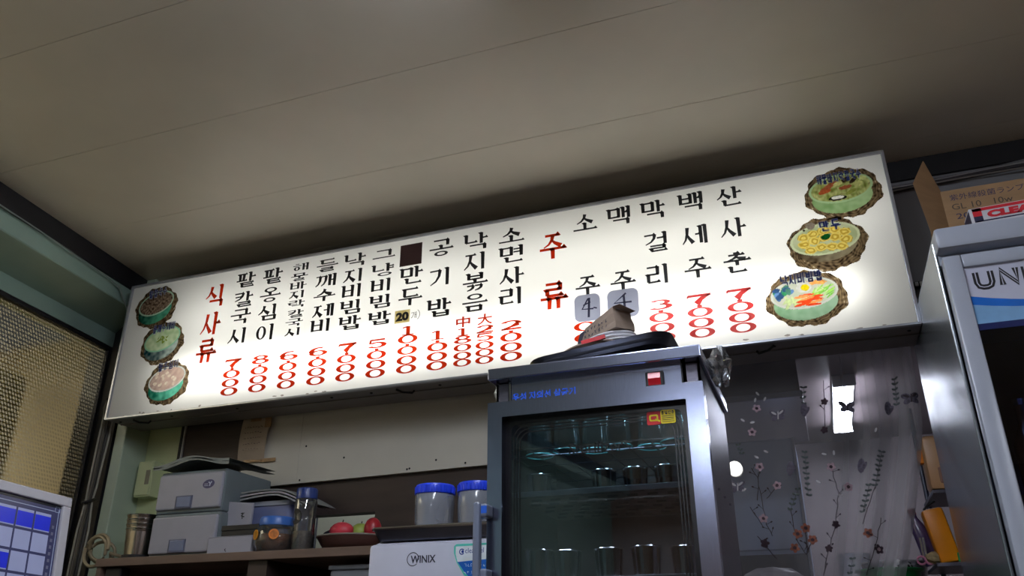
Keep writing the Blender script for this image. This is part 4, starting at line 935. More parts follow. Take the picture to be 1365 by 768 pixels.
i.build('handwriting', mat('ink_faded', rgb(96, 78, 70)), nt_, lambda u, v, l: (u, -.026, v))

# white card, white carton, black box
wc = mat('white_card', rgb(170, 168, 178), rough=0.6, var=0.04)
t = thing('white_carton', 'low white carton lying at the shelf edge under the black box', 'box', (-1.905, 2.38, SZT))
MB().box((-.095, .085), (0, .11), (0, .054), bevel=.002).build('carton_body', wc, t)
MB().box((-.095, .085), (0, .11), (.0545, .057), bevel=.001).build('carton_lid', wc, t)
i = Ink(); i.ribbon([(-.022, .012), (-.016, .016), (-.020, .010), (-.014, .006)], .003); i.build('pen_mark', ink_k, t, FP(-.0004))
t = thing('black_box', 'flat black box on top of the low white carton', 'box', (-1.882, 2.39, SZT + .0572))
MB().box((-.075, .075), (0, .09), (0, .020), bevel=.003).build('box_base', black_m, t)
MB().box((-.077, .077), (-.002, .092), (.018, .037), bevel=.003).build('box_lid', black_m, t)
t = thing('white_card', 'white card box leaning beside the drawers, folded open', 'card', (-1.955, 2.475, SZT), rot=(0.1, 0.1, 0))
MB().box((-.060, .045), (0, .012), (0, .185), bevel=.002).build('card_front', wc, t)
MB().box((-.062, -.059), (0, .07), (0, .185)).build('card_side', wc, t)
i = Ink(); i.ribbon([(.0, .146), (.014, .150), (.002, .138), (.016, .136)], .005); i.ribbon([(.006, .15), (.008, .128)], .004); i.build('pen_mark', ink_k, t, FP(-.0004))
t = thing('storage_container', 'translucent bluish plastic storage container behind the orange jar', 'container', (-1.884, 2.60, SZT))
MB().prism(rounded(0, 0, .20, .13, .02), 'z', 0.0, .18).build('container_body', mat('bluish_plastic', rgb(120, 128, 168), rough=0.25, var=0.12, scale=4), t, smooth=True)
MB().prism(rounded(0, 0, .208, .142, .022), 'z', .18, .196).build('container_lid', mat('lid_clear', rgb(150, 156, 172), rough=0.25), t, smooth=True)
plabs = ['lowest sheet of paper drooping over the storage container', 'middle folded sheet drooping over the storage container', 'topmost pale sheet on the storage container']
for k in range(3):
    mb = MB(); n_ = 10
    for j in range(n_):
        a, b = j / n_, (j + 1) / n_
        zf = lambda u: .004 + .009 * k + .012 * math.sin(u * PI * .9 + .3 * k) - (.055 + .008 * k) * max(0, u - .55) ** 1.4 * 2
        xa, xb = -.15 + (.27 + .02 * k) * a, -.15 + (.27 + .02 * k) * b
        mb.poly([(xa, -.10, zf(a)), (xb, -.10, zf(b)), (xb, .06, zf(b) + .004), (xa, .06, zf(a) + .004)])
        mb.poly([(xa, -.10, zf(a) - .006), (xb, -.10, zf(b) - .006), (xb, -.10, zf(b)), (xa, -.10, zf(a))])
    o = mb.build('paper_sheet', mat('sheet_%s' % 'abc'[k], (rgb(150, 150, 150), rgb(172, 166, 168), rgb(132, 134, 132))[k], rough=0.6, var=0.1), loc=(-1.835, 2.60, SZT + .200))
    tag(o, plabs[k], 'paper', 'papers on the storage container')
t = thing('orange_jar', 'round glass jar with blue lid and printed orange slices on the shelf', 'jar', (-1.752, 2.42, SZT))
MB().lathe([(0, .001), (.058, .001), (.070, .02), (.072, .05), (.062, .080), (.052, .090)], 28).build('jar_body', glassy('jar_glass', (0.80, 0.74, 0.66), gloss=0.3, white=0.05), t, smooth=True)
MB().lathe([(0, .004), (.054, .004), (.064, .022), (.064, .056), (0, .060)], 24).build('preserve', mat('preserve', rgb(126, 84, 52), rough=0.5, var=0.45, scale=40), t, smooth=True)
MB().lathe([(.057, .084), (.059, .086), (.059, .108), (.055, .114), (0, .114)], 30).build('jar_lid', mat('pale_blue_cap', rgb(60, 108, 186), rough=0.35), t, smooth=True)
for a, c1 in ((-2.05, rgb(236, 160, 30)), (-1.05, rgb(226, 130, 40))):
    M_ = Matrix.Rotation(a, 4, 'Z') @ Matrix.Translation((.0735, 0, .052)) @ Matrix.Rotation(PI / 2, 4, 'Y')
    o1 = MB().lathe([(0, 0), (.017, 0), (.017, .001), (0, .0015)], 18).build('orange_slice', mat('peel_%d' % round(c1[0] * 99), c1, rough=0.4), t); o1.matrix_local = M_
    o2 = MB().lathe([(0, .0016), (.012, .0016)], 18).build('slice_flesh', mat('flesh_%d' % round(c1[0] * 99), tuple(c * .7 for c in c1), rough=0.4, var=0.3, scale=90), o1)
t = thing('water_bottle', 'tall clear bottle with navy cap and round black label on the shelf', 'bottle', (-1.640, 2.415, SZT))
MB().lathe([(0, .001), (.036, .001), (.038, .006), (.038, .160), (.033, .172)], 26).build('bottle_body', glassy('bottle_glass', (0.84, 0.86, 0.86), gloss=0.35, white=0.04), t, smooth=True)
MB().lathe([(0, .003), (.034, .003), (.034, .062), (0, .062)], 22).build('grain_fill', mat('grain', rgb(126, 116, 104), rough=0.7, var=0.35, scale=90), t, smooth=True)
MB().lathe([(.034, .168), (.036, .170), (.036, .200), (.033, .205), (0, .205)], 26).build('bottle_cap', mat('navy_cap', rgb(34, 56, 118), rough=0.35), t, smooth=True)
mb = MB(); R_ = .0386
for k in range(18):
    t1, t2 = 2 * PI * k / 18, 2 * PI * (k + 1) / 18
    f = lambda tt: (R_ * math.cos(-1.85 + .024 * math.cos(tt) / R_), R_ * math.sin(-1.85 + .024 * math.cos(tt) / R_), .108 + .026 * math.sin(tt))
    mb.poly([f(t1), f(t2), (R_ * math.cos(-1.85), R_ * math.sin(-1.85), .108)])
mb.build('round_label', black_m, t)
t = thing('serving_basket', 'shallow brown bowl on the shelf between the bottle and the air purifier', 'bowl', (-1.50, 2.50, SZT))
MB().lathe([(0, .002), (.07, .002), (.105, .018), (.125, .046), (.121, .046), (.10, .020), (0, .008)], 30, (0, 0, 0), 1.0, .85).build('bowl_body', mat('bowl_brown', rgb(96, 66, 60), rough=0.45, var=0.18, scale=14), t, smooth=True)
MB().tube([(.124 * math.cos(2 * PI * k / 30), .106 * math.sin(2 * PI * k / 30), .047) for k in range(30)], .003, 6, True).build('bowl_rim', mat('bowl_rim', rgb(140, 132, 124), rough=0.3), t, smooth=True)
crumple('black_bag', 'crumpled black plastic bag between the bottle and the brown bowl', 'bag', (-1.592, 2.54, SZT), (.045, .05, .042), mat('bag_black', rgb(36, 37, 46), rough=0.3), 3, amp=.12)
ap_r = mat('apple_red', rgb(206, 60, 74), rough=0.35, var=0.25, scale=14); ap_g = mat('apple_green', rgb(160, 176, 84), rough=0.35, var=0.2)
def fruit(name, lab, cat, loc, r, m, sc=(1, 1, .9)):
    t = thing(name, lab, cat, loc)
    MB().sphere((0, 0, r * .88), r, 16, sc).build('flesh', m, t, smooth=True)
    MB().tube([(0, 0, r * 1.6), (.004, 0, r * 1.95)], .002, 5).build('stem', brown_m, t)
fruit('apple', 'pink red apple at the left of the fruit in the brown bowl', 'fruit', (-1.55, 2.51, SZT + .040), .036, ap_r, (1.25, 1, .85))
fruit('green_apple', 'green apple between the two red fruits in the brown bowl', 'fruit', (-1.497, 2.545, SZT + .040), .034, ap_g)
fruit('red_pepper', 'dark red fruit at the right of the fruit in the brown bowl', 'fruit', (-1.435, 2.52, SZT + .040), .038, mat('fruit_dark_red', rgb(170, 34, 46), rough=0.35, var=0.25), (.8, .8, 1.05))
t = thing('grey_box', 'grey translucent box inside the shelf unit below the brown bowl', 'box', (-1.42, 2.50, .87))
MB().box((-.10, .10), (-.09, .10), (0, .375), bevel=.008).build('box_body', mat('box_grey', rgb(130, 134, 142), rough=0.4), t)
MB().box((-.105, .105), (-.095, .105), (.375, .39), bevel=.004).build('box_lid', mat('box_grey', (0, 0, 0)), t)
t = thing('black_adapter', 'small black adapter hanging under the left end of the shelf', 'adapter', (-2.40, 2.40, SZT - .09))
MB().box((-.035, .035), (-.02, .03), (0, .06), bevel=.006).build('adapter_body', black_m, t)
MB().tube([(0, 0, .06), (-.01, .0, .065), (-.02, .01, .062)], .004, 6).build('adapter_lead', black_m, t)

# ================================================================== TILL SCREEN
X_ = Vector((0, .9988, -.05)).normalized(); Zv = Vector((-.156, .05, .987)); Zv = (Zv - X_ * Zv.dot(X_)).normalized(); Yv = Zv.cross(X_)
T_ = Vector((-1.90, 1.692, 1.383)); B_ = T_ - Zv * .30
pos = thing('till_screen', 'white framed till monitor showing a grid of blue and grey table buttons', 'monitor')
pos.matrix_world = Matrix(((X_.x, Yv.x, Zv.x, B_.x), (X_.y, Yv.y, Zv.y, B_.y), (X_.z, Yv.z, Zv.z, B_.z), (0, 0, 0, 1)))
cas = mat('till_white', rgb(188, 186, 192), rough=0.4, var=0.03)
TW = .40
MB().box((-TW, 0), (.006, .05), (0, .30), bevel=.008).build('casing', cas, pos)
for X, Z in (((-TW, 0), (.274, .30)), ((-TW, 0), (0, .036)), ((-.026, 0), (.036, .274)), ((-TW, -TW + .026), (.036, .274))):
    MB().box(X, (-.006, .010), Z, bevel=.003).build('bezel', cas, pos)
scr_d = mat('screen_dark', rgb(52, 54, 84), rough=0.2, var=0.05, emit=0.35); scr_b = mat('screen_blue', rgb(30, 40, 168), rough=0.2, var=0.06, emit=0.55); scr_g = mat('screen_grey', rgb(132, 138, 170), rough=0.2, var=0.04, emit=0.42); scr_l = mat('screen_line', rgb(140, 150, 176), rough=0.2, var=0.05, emit=0.3)
scr = MB().box((-TW + .026, -.026), (.002, .006), (.036, .274)).build('screen', scr_d, pos)
TP = lambda u, v, l=0.0: (u, .0016 - l, v)
i = Ink(); i.rect(-TW + .026, .266, -.026, .274); i.build('screen_bar', mat('screen_black', rgb(16, 20, 36), rough=0.2), scr, TP)
i = Ink(); i.rect(-TW + .026, .2555, -.046, .2575); i.rect(-.033, .04, -.031, .262); i.polys += frame_ring(-.0445, .2545, -.029, .2695, .0015, .002); i.build('screen_line', scr_l, scr, TP)
for c_ in range(6):
    for r_ in range(4):
        x1 = -.054 - c_ * .0535; z1 = .2455 - r_ * .0535
        if x1 - .049 < -TW + .03: continue
        blue = r_ == 0 or (r_ == 2 and c_ == 2)
        i = Ink(); i.rect(x1 - .048, z1 - .047, x1, z1); i.build('table_button', scr_g, scr, TP)
        if blue: i = Ink(); i.rect(x1 - .048, z1 - .044, x1, z1 - .007); i.build('button_fill', scr_b, scr, TP, .0004)
i = Ink()
for k in range(9): i.rect(-.047, .075 + .017 * k, -.040, .083 + .017 * k)
i.build('side_marks', mat('screen_mark', rgb(84, 84, 108), rough=0.3, emit=0.2), scr, TP)
MB().box((-.30, -.22), (-.012, -.006), (.006, .018), bevel=.002).build('card_slot', black_m, pos)
sp_ = MB().box((-.26, -.14), (.05, .09), (-.145, .18), bevel=.01).build('stand', cas, pos)
dk = thing('cashier_desk', 'brown cashier desk under the till monitor below the frame', 'desk', (-2.05, 1.45, 0))
MB().box((-.42, .30), (-.5, .5), (.90, .93), bevel=.003).build('desk_top', wood, dk)
MB().box((-.40, .28), (-.48, .48), (0, .90)).build('desk_body', brown_m, dk)

# ================================================================== CABLES
cab_cols = [rgb(150, 146, 132), rgb(96, 90, 80), rgb(40, 38, 36), rgb(122, 112, 94), rgb(84, 82, 80), rgb(170, 166, 150)]
clab = ['pale grey cable of the bundle beside the left window', 'brown cable of the bundle beside the left window', 'black cable of the bundle beside the left window', 'tan cable bowing out left beside the window', 'dark grey cable of the bundle beside the left window', 'whitish cable of the bundle beside the left window']
for k in range(6):
    off = (k - 2.5) * .009; bow = -.035 if k == 3 else 0
    P_ = [(.86 + off * .3, 2.30), (.835 + off + bow * .4, 2.12), (.805 + off + bow, 1.95), (.80 + off, 1.82), (.795 + off * .8 + .004 * math.sin(k), 1.62), (.79 + off * .5, 1.565), (.79 + off * 1.1, 1.45), (.785 + off, 1.25), (.78 + off, .9)]
    pts = [LM @ Vector((a, -.010 - .006 * (k % 3), z)) for a, z in P_]
    sm = []
    for a, b in zip(pts, pts[1:]): sm += [a, a.lerp(b, .5)]
    tag(MB().tube(sm + [pts[-1]], .0042, 6).build('cable', mat('cable_%s' % 'abcdef'[k], cab_cols[k], rough=0.5), smooth=True), clab[k], 'cable', 'cables beside the left window')
for z, s_, lab in ((2.0, .806, 'black tie round the cable bundle near the sign'), (1.565, .79, 'thick black tie round the cable bundle above the till')):
    c_ = LM @ Vector((s_, -.014, z))
    tag(MB().tube([(c_.x + .030 * math.cos(t_) * -.144 - .016 * math.sin(t_), c_.y + .030 * math.cos(t_) * .9895, c_.z + .012 * math.cos(t_)) for t_ in [2 * PI * q_ / 14 for q_ in range(14)]], .006, 6, True).build('cable_tie', black_m, smooth=True), lab, 'cable tie')
pts = [LM @ Vector((a, -.018, z)) for a, z in ((-1.2, 2.512), (-.3, 2.506), (.2, 2.5), (.62, 2.488), (.70, 2.475), (.78, 2.40), (.80, 2.30))]
tag(MB().tube(pts, .003, 6).build('thin_wire', mat('wire_grey', rgb(120, 130, 126), rough=0.5), smooth=True), 'thin grey wire running under the black trim of the left wall', 'wire')
rlab = ['upper grey cable sagging under the black trim at the right', 'pale cable in the middle of the right bundle under the trim', 'dark lower cable of the right bundle under the trim', 'lowest thin cable of the right bundle under the trim']
for k in range(4):
    pts = [(.25 + .22 * q_, YW - .012 - .004 * k, 2.500 - .011 * k - .009 * math.sin(q_ * 1.3 + k * .8) + .02 * max(0, q_ - 2) * (.3 if k else .55)) for q_ in range(12)]
    tag(MB().tube(pts, .0052 if k < 3 else .003, 6).build('cable', mat('cable_right_%s' % 'abcd'[k], (rgb(112, 110, 116), rgb(150, 146, 146), rgb(60, 56, 60), rgb(130, 124, 120))[k], rough=0.45), smooth=True), rlab[k], 'cable', 'cables under the right trim')
t = thing('terminal_strip', 'small white terminal strip on the wall between sign and refrigerator', 'connector', (.435, YW, 2.10))
MB().box((-.03, .03), (-.018, 0), (0, .022), bevel=.002).build('strip_body', black_m, t)
for k in range(4): MB().box((-.026 + .014 * k, -.016 + .014 * k), (-.024, -.018), (.004, .018), bevel=.001).build('terminal', white_metal, t)

# ================================================================== DISPLAY REFRIGERATOR
fr_w = mat('fridge_white', rgb(162, 167, 180), rough=0.3, var=0.03); fr_s = mat('fridge_side', rgb(150, 156, 162), rough=0.26, metal=0.75, var=0.06, scale=3, bump=0.25, bscale=3.5)
fr = thing('display_refrigerator', 'white upright display refrigerator with dark glass door at the right edge', 'refrigerator', (.696, 2.422, 0))
MB().box((-.330, -.322), (-.335, .345), (.04, 1.945), bevel=.003).build('side_panel', fr_s, fr)
MB().box((.322, .330), (-.335, .345), (.04, 1.945), bevel=.003).build('side_panel', fr_s, fr)
MB().box((-.322, .322), (.335, .345), (.04, 1.945)).build('back_panel', dark_in, fr)
MB().box((-.322, .322), (-.335, .335), (.04, .12)).build('base_panel', fr_w, fr)
MB().box((-.322, .322), (-.335, .335), (1.88, 1.945)).build('ceiling_panel', fr_w, fr)
MB().box((-.327, .332), (-.382, .34), (1.907, 1.965), bevel=.010).build('top_cap', fr_w, fr, smooth=True)
dr = MB().box((-.280, .30), (-.366, -.362), (.20, 1.852)).build('door', glassy('navy_glass', (0.34, 0.40, 0.58), gloss=0.16), fr)
for X, Z in (((-.321, -.280), (.12, 1.888)), ((.295, .33), (.12, 1.888)), ((-.280, .295), (1.852, 1.888)), ((-.280, .295), (.12, .20))):
    MB().box(X, (-.376, -.340), Z, bevel=.006).build('door_frame', fr_w, dr, smooth=True)
GP = lambda u, v, l=0.0: (u, -.3666 - l, v)
i = Ink(); i.rect(-.280, 1.70, .295, 1.852); i.build('name_panel', mat('panel_white', rgb(186, 188, 206), rough=0.25, var=0.02), dr, GP)
def arc(x0, x1, za, zb, zc, n_=14): return [(x0 + (x1 - x0) * k / n_, (1 - k / n_) ** 2 * za + 2 * k / n_ * (1 - k / n_) * zb + (k / n_) ** 2 * zc) for k in range(n_ + 1)]
i = Ink(); U_ = arc(-.280, .295, 1.778, 1.70, 1.80); D_ = arc(-.280, .295, 1.756, 1.69, 1.80)
for k in range(14): i.polys.append([U_[k], U_[k + 1], D_[k + 1], D_[k]])
i.build('swoosh', mat('swoosh_blue', rgb(18, 98, 190), rough=0.25), dr, GP, .0004)
i = Ink()
for k in range(14): i.polys.append([D_[k], D_[k + 1], (D_[k + 1][0], 1.706), (D_[k][0], 1.706)])
i.build('pale_band', mat('band_sky', rgb(120, 164, 206), rough=0.25), dr, GP, .0003)
i = Ink(); i.rect(-.280, 1.69, .295, 1.706); i.build('panel_edge', mat('edge_navy', rgb(24, 34, 84), rough=0.2), dr, GP, .0005)
# double-lined capitals
ik = mat('ink_badge', (0.01, 0.01, 0.014), rough=0.3); iw = mat('panel_white', (0, 0, 0))
def capital(ch, x, z, w, h):
    S_ = {'U': [[(0, 1), (0, .3), (.12, .08), (.36, 0), (.64, 0), (.88, .08), (1, .3), (1, 1)]], 'N': [[(0, 0), (0, 1), (1, 0), (1, 1)]], 'I': [[(.5, 0), (.5, 1)]], 'Q': [[(.5 + .5 * math.cos(a), .5 + .5 * math.sin(a)) for a in [PI * k / 9 for k in range(19)]], [(.6, .3), (1, -.05)]], 'E': [[(1, 1), (0, 1), (0, 0), (1, 0)], [(0, .5), (.9, .5)]]}[ch]
    a, b = Ink(), Ink()
    for st_ in S_:
        P = [(x + w * p, z + h * q_) for p, q_ in st_]; a.ribbon(P, .0135); b.ribbon(P, .0024)
    a.build('lettering', ik, dr, GP, .0008); b.build('letter_inline', iw, dr, GP, .0011)
for ch, x, w_ in (('U', -.258, .032), ('N', -.205, .032), ('I', -.163, .018), ('Q', -.125, .036), ('U', -.070, .032), ('E', -.016, .030)): capital(ch, x, 1.797, w_, .040)
MB().box((.27, .29), (-.41, -.376), (1.0, 1.4), bevel=.006).build('handle', grey_pl, dr)
for z in (.55, .95, 1.32): MB().box((-.32, .32), (-.30, .33), (z, z + .008)).build('shelf', steel_d, fr)
for k, (x, lab, c) in enumerate(((-.20, 'brown bottle lying behind the refrigerator glass nearest its left side', rgb(120, 72, 40)), (-.09, 'green bottle behind the refrigerator glass beside the brown one', rgb(40, 96, 60)), (.02, 'second brown bottle from the left behind the refrigerator glass', rgb(110, 66, 36)))):
    t = thing('drink_bottle', lab, 'bottle', (.696 + x, 2.22, 1.3285), 'bottles in the refrigerator')
    mm = mat('bottle_%s' % 'abc'[k], c, rough=0.15)
    MB().lathe([(0, .001), (.034, .001), (.036, .01), (.036, .12), (.014, .17), (.014, .22)], 20).build('bottle_body', mm, t, smooth=True)
    MB().lathe([(.015, .215), (.015, .23), (0, .23)], 14).build('bottle_cap', chrome, t, smooth=True)
# kraft box and small carton on the refrigerator
kr = mat('box_kraft', rgb(150, 118, 84), rough=0.8, var=0.08, scale=10, stretch=(1, 1, 6))
kb = thing('kraft_box', 'open brown cardboard lamp box on top of the refrigerator', 'box', (.70, 2.335, 1.9652))
MB().box((-.262, .26), (-.13, -.126), (0, .183)).build('front_wall', kr, kb)
MB().box((-.262, .26), (.126, .13), (0, .183)).build('rear_wall', kr, kb)
MB().box((-.262, .26), (-.126, .126), (0, .004)).build('box_floor', kr, kb)
MB().box((.256, .26), (-.126, .126), (.004, .183)).build('end_wall', kr, kb)
MB().prism([(-.05, .183), (.0, .187), (.10, .205), (.26, .215), (.26, .183)], 'y', -.13, -.127).build('top_flap', kr, kb)
mb = MB()
A_ = [(-.262, -.13, .0), (-.262, -.13, .185), (-.292, -.165, .268), (-.335, -.20, .185), (-.315, -.185, .02)]
A2 = [(x + .003, y + .004, z) for x, y, z in A_]
va = [mb.bm.verts.new(p) for p in A_]; vb = [mb.bm.verts.new(p) for p in A2]; mb.bm.faces.new(va); mb.bm.faces.new(vb[::-1])
for k in range(5): mb.bm.faces.new((va[k], vb[k], vb[(k + 1) % 5], va[(k + 1) % 5]))
mb.build('end_flap', kr, kb)
KP = lambda u, v, l=0.0: (u, -.1304 - l, v)
ki = mat('ink_box_navy', rgb(44, 42, 76), rough=0.7)
type_on('lettering', '紫外線殺菌ランプ', .022, ki, kb, lambda u, v, l: KP(-.243 + u, .150 + v, l), width=.178, height=.0185)
type_on('lettering', 'GL 10   10w', .022, mat('ink_box_grey', rgb(72, 60, 52), rough=0.7), kb, lambda u, v, l: KP(-.243 + u, .122 + v, l), width=.145, height=.0175)
type_on('lettering', '20', .022, ki, kb, lambda u, v, l: KP(-.238 + u, .093 + v, l), width=.032, height=.0165)
sc_ = thing('small_carton', 'small red and white carton lying in front of the brown box on the refrigerator', 'carton', (.585, 2.088, 1.9655), rot=(0, -0.03, 0))
cw_ = mat('carton_white', rgb(196, 194, 200), rough=0.45, var=0.03); cr_ = mat('carton_red', rgb(196, 24, 40), rough=0.45, var=0.05); cn_ = mat('carton_navy', rgb(28, 28, 60), rough=0.45)
MB().box((-.125, .125), (-.035, .035), (0, .046), bevel=.0015).build('carton_body', cw_, sc_)
QP = lambda u, v, l=0.0: (u, -.0354 - l, v)
i = Ink(); i.rect(-.118, .036, .125, .044); i.rect(-.118, .022, -.098, .044); i.build('red_print', cr_, sc_, QP)
i = Ink(); i.rect(-.118, .006, .125, .0095); i.rect(-.118, .006, -.098, .022); i.build('navy_print', cn_, sc_, QP)
MB().box((-.1256, -.1251), (-.034, .034), (.002, .040)).build('end_print', cn_, sc_)
i2 = type_on('lettering', 'CLEAN', .03, cr_, sc_, lambda u, v, l: QP(-.088 + u + v * .05, .0135 + v, l), lift=.0004, bold=.0022, width=.125, height=.0195)

# ================================================================== LACE CURTAIN
CT, CB = 1.91, 0.95
def xl(z): return -.300 + .01 * math.sin(z * 3)
def xr(z): return .350 - .034 * max(0, (1.88 - z)) - .30 * max(0, (1.66 - z)) ** 1.25
def curt(s, z):
    g = (CT - z) / (CT - CB)
    x = xl(z) + (xr(z) - xl(z)) * s
    am = .003 + .024 * s ** 2.5 + .006 * g
    y = YW - .045 + am * math.sin(s * 22 + 1.5 * g + 9 * s * s) + .008 * math.sin(s * 6 + 3 * g)
    return x, y
def sy_at(x, z):
    s = (x - xl(z)) / max(.05, (xr(z) - xl(z))); return curt(min(1, max(0, s)), z)[1]
cu = thing('lace_curtain', 'sheer lace curtain with embroidered flowers hanging in the kitchen opening', 'curtain', (0, 0, 0))
mb = MB(); NU, NV = 90, 40; grid = []
for a in range(NU + 1):
    col_ = []
    for b in range(NV + 1):
        s_, z = a / NU, CT + (CB - CT) * b / NV; x, y = curt(s_, z); col_.append(mb.bm.verts.new((x, y, z)))
    grid.append(col_)
for a in range(NU):
    for b in range(NV): mb.bm.faces.new((grid[a][b], grid[a + 1][b], grid[a + 1][b + 1], grid[a][b + 1]))
organza = bpy.data.materials.new('organza'); organza.use_nodes = True; n = organza.node_tree.nodes; Lk = organza.node_tree.links.new
n.remove(n['Principled BSDF']); tr_ = n.new('ShaderNodeBsdfTransparent'); tr_.inputs[0].default_value = (.97, .97, .98, 1)
df_ = n.new('ShaderNodeBsdfDiffuse'); df_.inputs[0].default_value = (.80, .78, .80, 1); tl_ = n.new('ShaderNodeBsdfTranslucent'); tl_.inputs[0].default_value = (.80, .78, .82, 1)
lw_ = n.new('ShaderNodeLayerWeight'); lw_.inputs[0].default_value = 0.35; mp_ = n.new('ShaderNodeMapRange'); mp_.inputs[3].default_value = 0.20; mp_.inputs[4].default_value = 0.85
m1_ = n.new('ShaderNodeMixShader'); m2_ = n.new('ShaderNodeMixShader')
Lk(lw_.outputs['Facing'], mp_.inputs[0]); Lk(mp_.outputs[0], m2_.inputs[0]); Lk(tr_.outputs[0], m2_.inputs[1])
Lk(df_.outputs[0], m1_.inputs[1]); Lk(tl_.outputs[0], m1_.inputs[2]); Lk(m1_.outputs[0], m2_.inputs[2]); Lk(m2_.outputs[0], n['Material Output'].inputs[0])
mb.build('curtain_sheet', organza, cu, smooth=True)
MB().tube([(-.31, YW - .045, CT), (.360, YW - .045, CT)], .006, 8).build('curtain_rod', steel, cu)
th_pink = mat('thread_pink', rgb(176, 150, 160), rough=0.8, var=0.2, scale=90); th_dk = mat('thread_plum', rgb(52, 34, 46), rough=0.8, var=0.2); th_wh = mat('thread_white', rgb(190, 186, 190), rough=0.8)
th_gr = mat('thread_green', rgb(76, 84, 84), rough=0.8, var=0.3, scale=80); th_or = mat('thread_orange', rgb(140, 84, 66), rough=0.8, var=0.3, scale=90); th_st = mat('thread_stem', rgb(56, 46, 52), rough=0.8); th_gy = mat('thread_grey', rgb(92, 86, 100), rough=0.8, var=0.4, scale=120)
def CP(lift):
    return lambda u, v, l=0.0: (u, sy_at(u, v) - lift - l, v)
def petal(ink, x, z, a, ln, w):
    ct_, st_ = math.cos(a), math.sin(a); P = []
    for k in range(10):
        t = 2 * PI * k / 10; px_, pz_ = ln / 2 + ln / 2 * math.cos(t), w / 2 * math.sin(t); P.append((x + px_ * ct_ - pz_ * st_, z + px_ * st_ + pz_ * ct_))
    ink.polys.append(P)
def flower(x, z, r, m, mc):
    i = Ink(); a0 = random.uniform(0, 1)
    for k in range(5): petal(i, x, z, a0 + 2 * PI * k / 5, r, r * .75)
    o = i.build('embroidered_flower', m, cu, CP(.003)); i = Ink(); i.ellipse(x, z, r * .36, r * .36, 0, 9, .15); i.build('flower_eye', mc, o, CP(.0036))
PINK = [(-0.143, 1.738), (-0.167, 1.659), (0.057, 1.525), (0.098, 1.464), (-0.165, 1.383), (-0.157, 1.545), (-0.111, 1.482), (0.055, 1.644), (0.069, 1.735), (-0.283, 1.662), (-0.29, 1.55), (0.044, 1.352), (0.014, 1.283), (-0.287, 1.394), (0.154, 1.279), (-0.17, 1.308), (-0.273, 1.308)]
for k, (x, z) in enumerate(PINK): flower(x, z, .0145 if k not in (7, 8, 11, 12) else .012, th_pink if k not in (7, 8, 11, 12, 14, 15) else th_dk, th_dk if k != 14 else th_pink)
for x, z in ((-0.044, 1.347), (-0.069, 1.33), (-0.029, 1.313), (-0.083, 1.289), (0.13, 1.323)): flower(x, z, .015, th_or, th_dk)
for x, z in ((-0.08, 1.706), (0.133, 1.711), (0.319, 1.716), (-0.234, 1.485)):
    i = Ink()
    for a, ln in ((.6, .030), (2.5, .030), (-.5, .024), (-2.6, .024)): petal(i, x, z, a, ln, .018)
    o = i.build('embroidered_butterfly', th_gy, cu, CP(.003)); i = Ink(); i.ribbon([(x, z - .012), (x + .003, z + .014)], .004)
    for a, ln in ((.6, .020), (2.5, .020)): petal(i, x + .004 * math.cos(a), z + .004, a, ln, .007)
    i.build('butterfly_body', th_wh if x < 0.1 else th_st, o, CP(.0036))
for x, z in ((-0.064, 1.529), (0.253, 1.699), (0.145, 1.525), (0.004, 1.716)):
    i = Ink(); petal(i, x - .004, z - .022, 1.4, .046, .022); petal(i, x, z - .015, 1.0, .03, .012); i.build('embroidered_feather', th_gy, cu, CP(.003))
CH = [((-0.014, 1.577), (-0.022, 1.444)), ((-0.05, 1.462), (-0.081, 1.401)), ((0.156, 1.46), (0.126, 1.385)), ((0.209, 1.56), (0.173, 1.459)), ((0.287, 1.789), (0.281, 1.708)), ((-0.215, 1.618), (-0.208, 1.59)), ((0.077, 1.254), (0.062, 1.212)), ((0.012, 1.791), (0.006, 1.736))]
for (xa, za), (xb, zb) in CH:
    i = Ink(); n_ = max(2, int(math.hypot(xb - xa, zb - za) / .015))
    for k in range(n_ + 1):
        t = k / n_; x, z = xa + (xb - xa) * t, za + (zb - za) * t
        petal(i, x, z, R(.2, .9), R(.009, .013), .007); petal(i, x, z, R(2.2, 2.9), R(.009, .013), .007)
    i.ribbon([(xa, za), (xb, zb)], .0015); i.build('embroidered_leaf_sprig', th_gr, cu, CP(.003))
ST = [[(-0.161, 1.528), (-0.177, 1.439)], [(-0.165, 1.481), (-0.158, 1.364), (-0.145, 1.329)], [(-0.181, 1.542), (-0.166, 1.505)], [(-0.111, 1.482), (-0.148, 1.444)], [(-0.081, 1.401), (-0.075, 1.315), (-0.053, 1.27)], [(-0.029, 1.313), (-0.051, 1.27), (-0.044, 1.347)], [(0.077, 1.805), (0.057, 1.644)], [(0.044, 1.352), (0.014, 1.283), (-0.013, 1.208)], [(0.176, 1.369), (0.139, 1.273), (0.106, 1.205)], [(0.057, 1.525), (0.066, 1.443), (0.044, 1.352)], [(0.173, 1.459), (0.12, 1.35)], [(-.2, 1.42), (-.17, 1.36)], [(-.19, 1.33), (-.14, 1.26)]]
for P in ST:
    i = Ink(); pts = []
    for a, b in zip(P, P[1:]):
        for k in range(5): pts.append((a[0] + (b[0] - a[0]) * k / 5 + random.uniform(-.002, .002), a[1] + (b[1] - a[1]) * k / 5))
    pts.append(P[-1]); i.ribbon(pts, .0022)
    for k in range(1, len(pts) - 1, 2):
        a = random.uniform(.3, 1.2) if k % 4 == 1 else random.uniform(1.9, 2.8)
        q_ = (pts[k][0] + .014 * math.cos(a), pts[k][1] + .014 * math.sin(a)); i.ribbon([pts[k], q_], .0014); petal(i, q_[0], q_[1], a, .008, .0045)
    i.build('embroidered_stem', th_st, cu, CP(.0028))
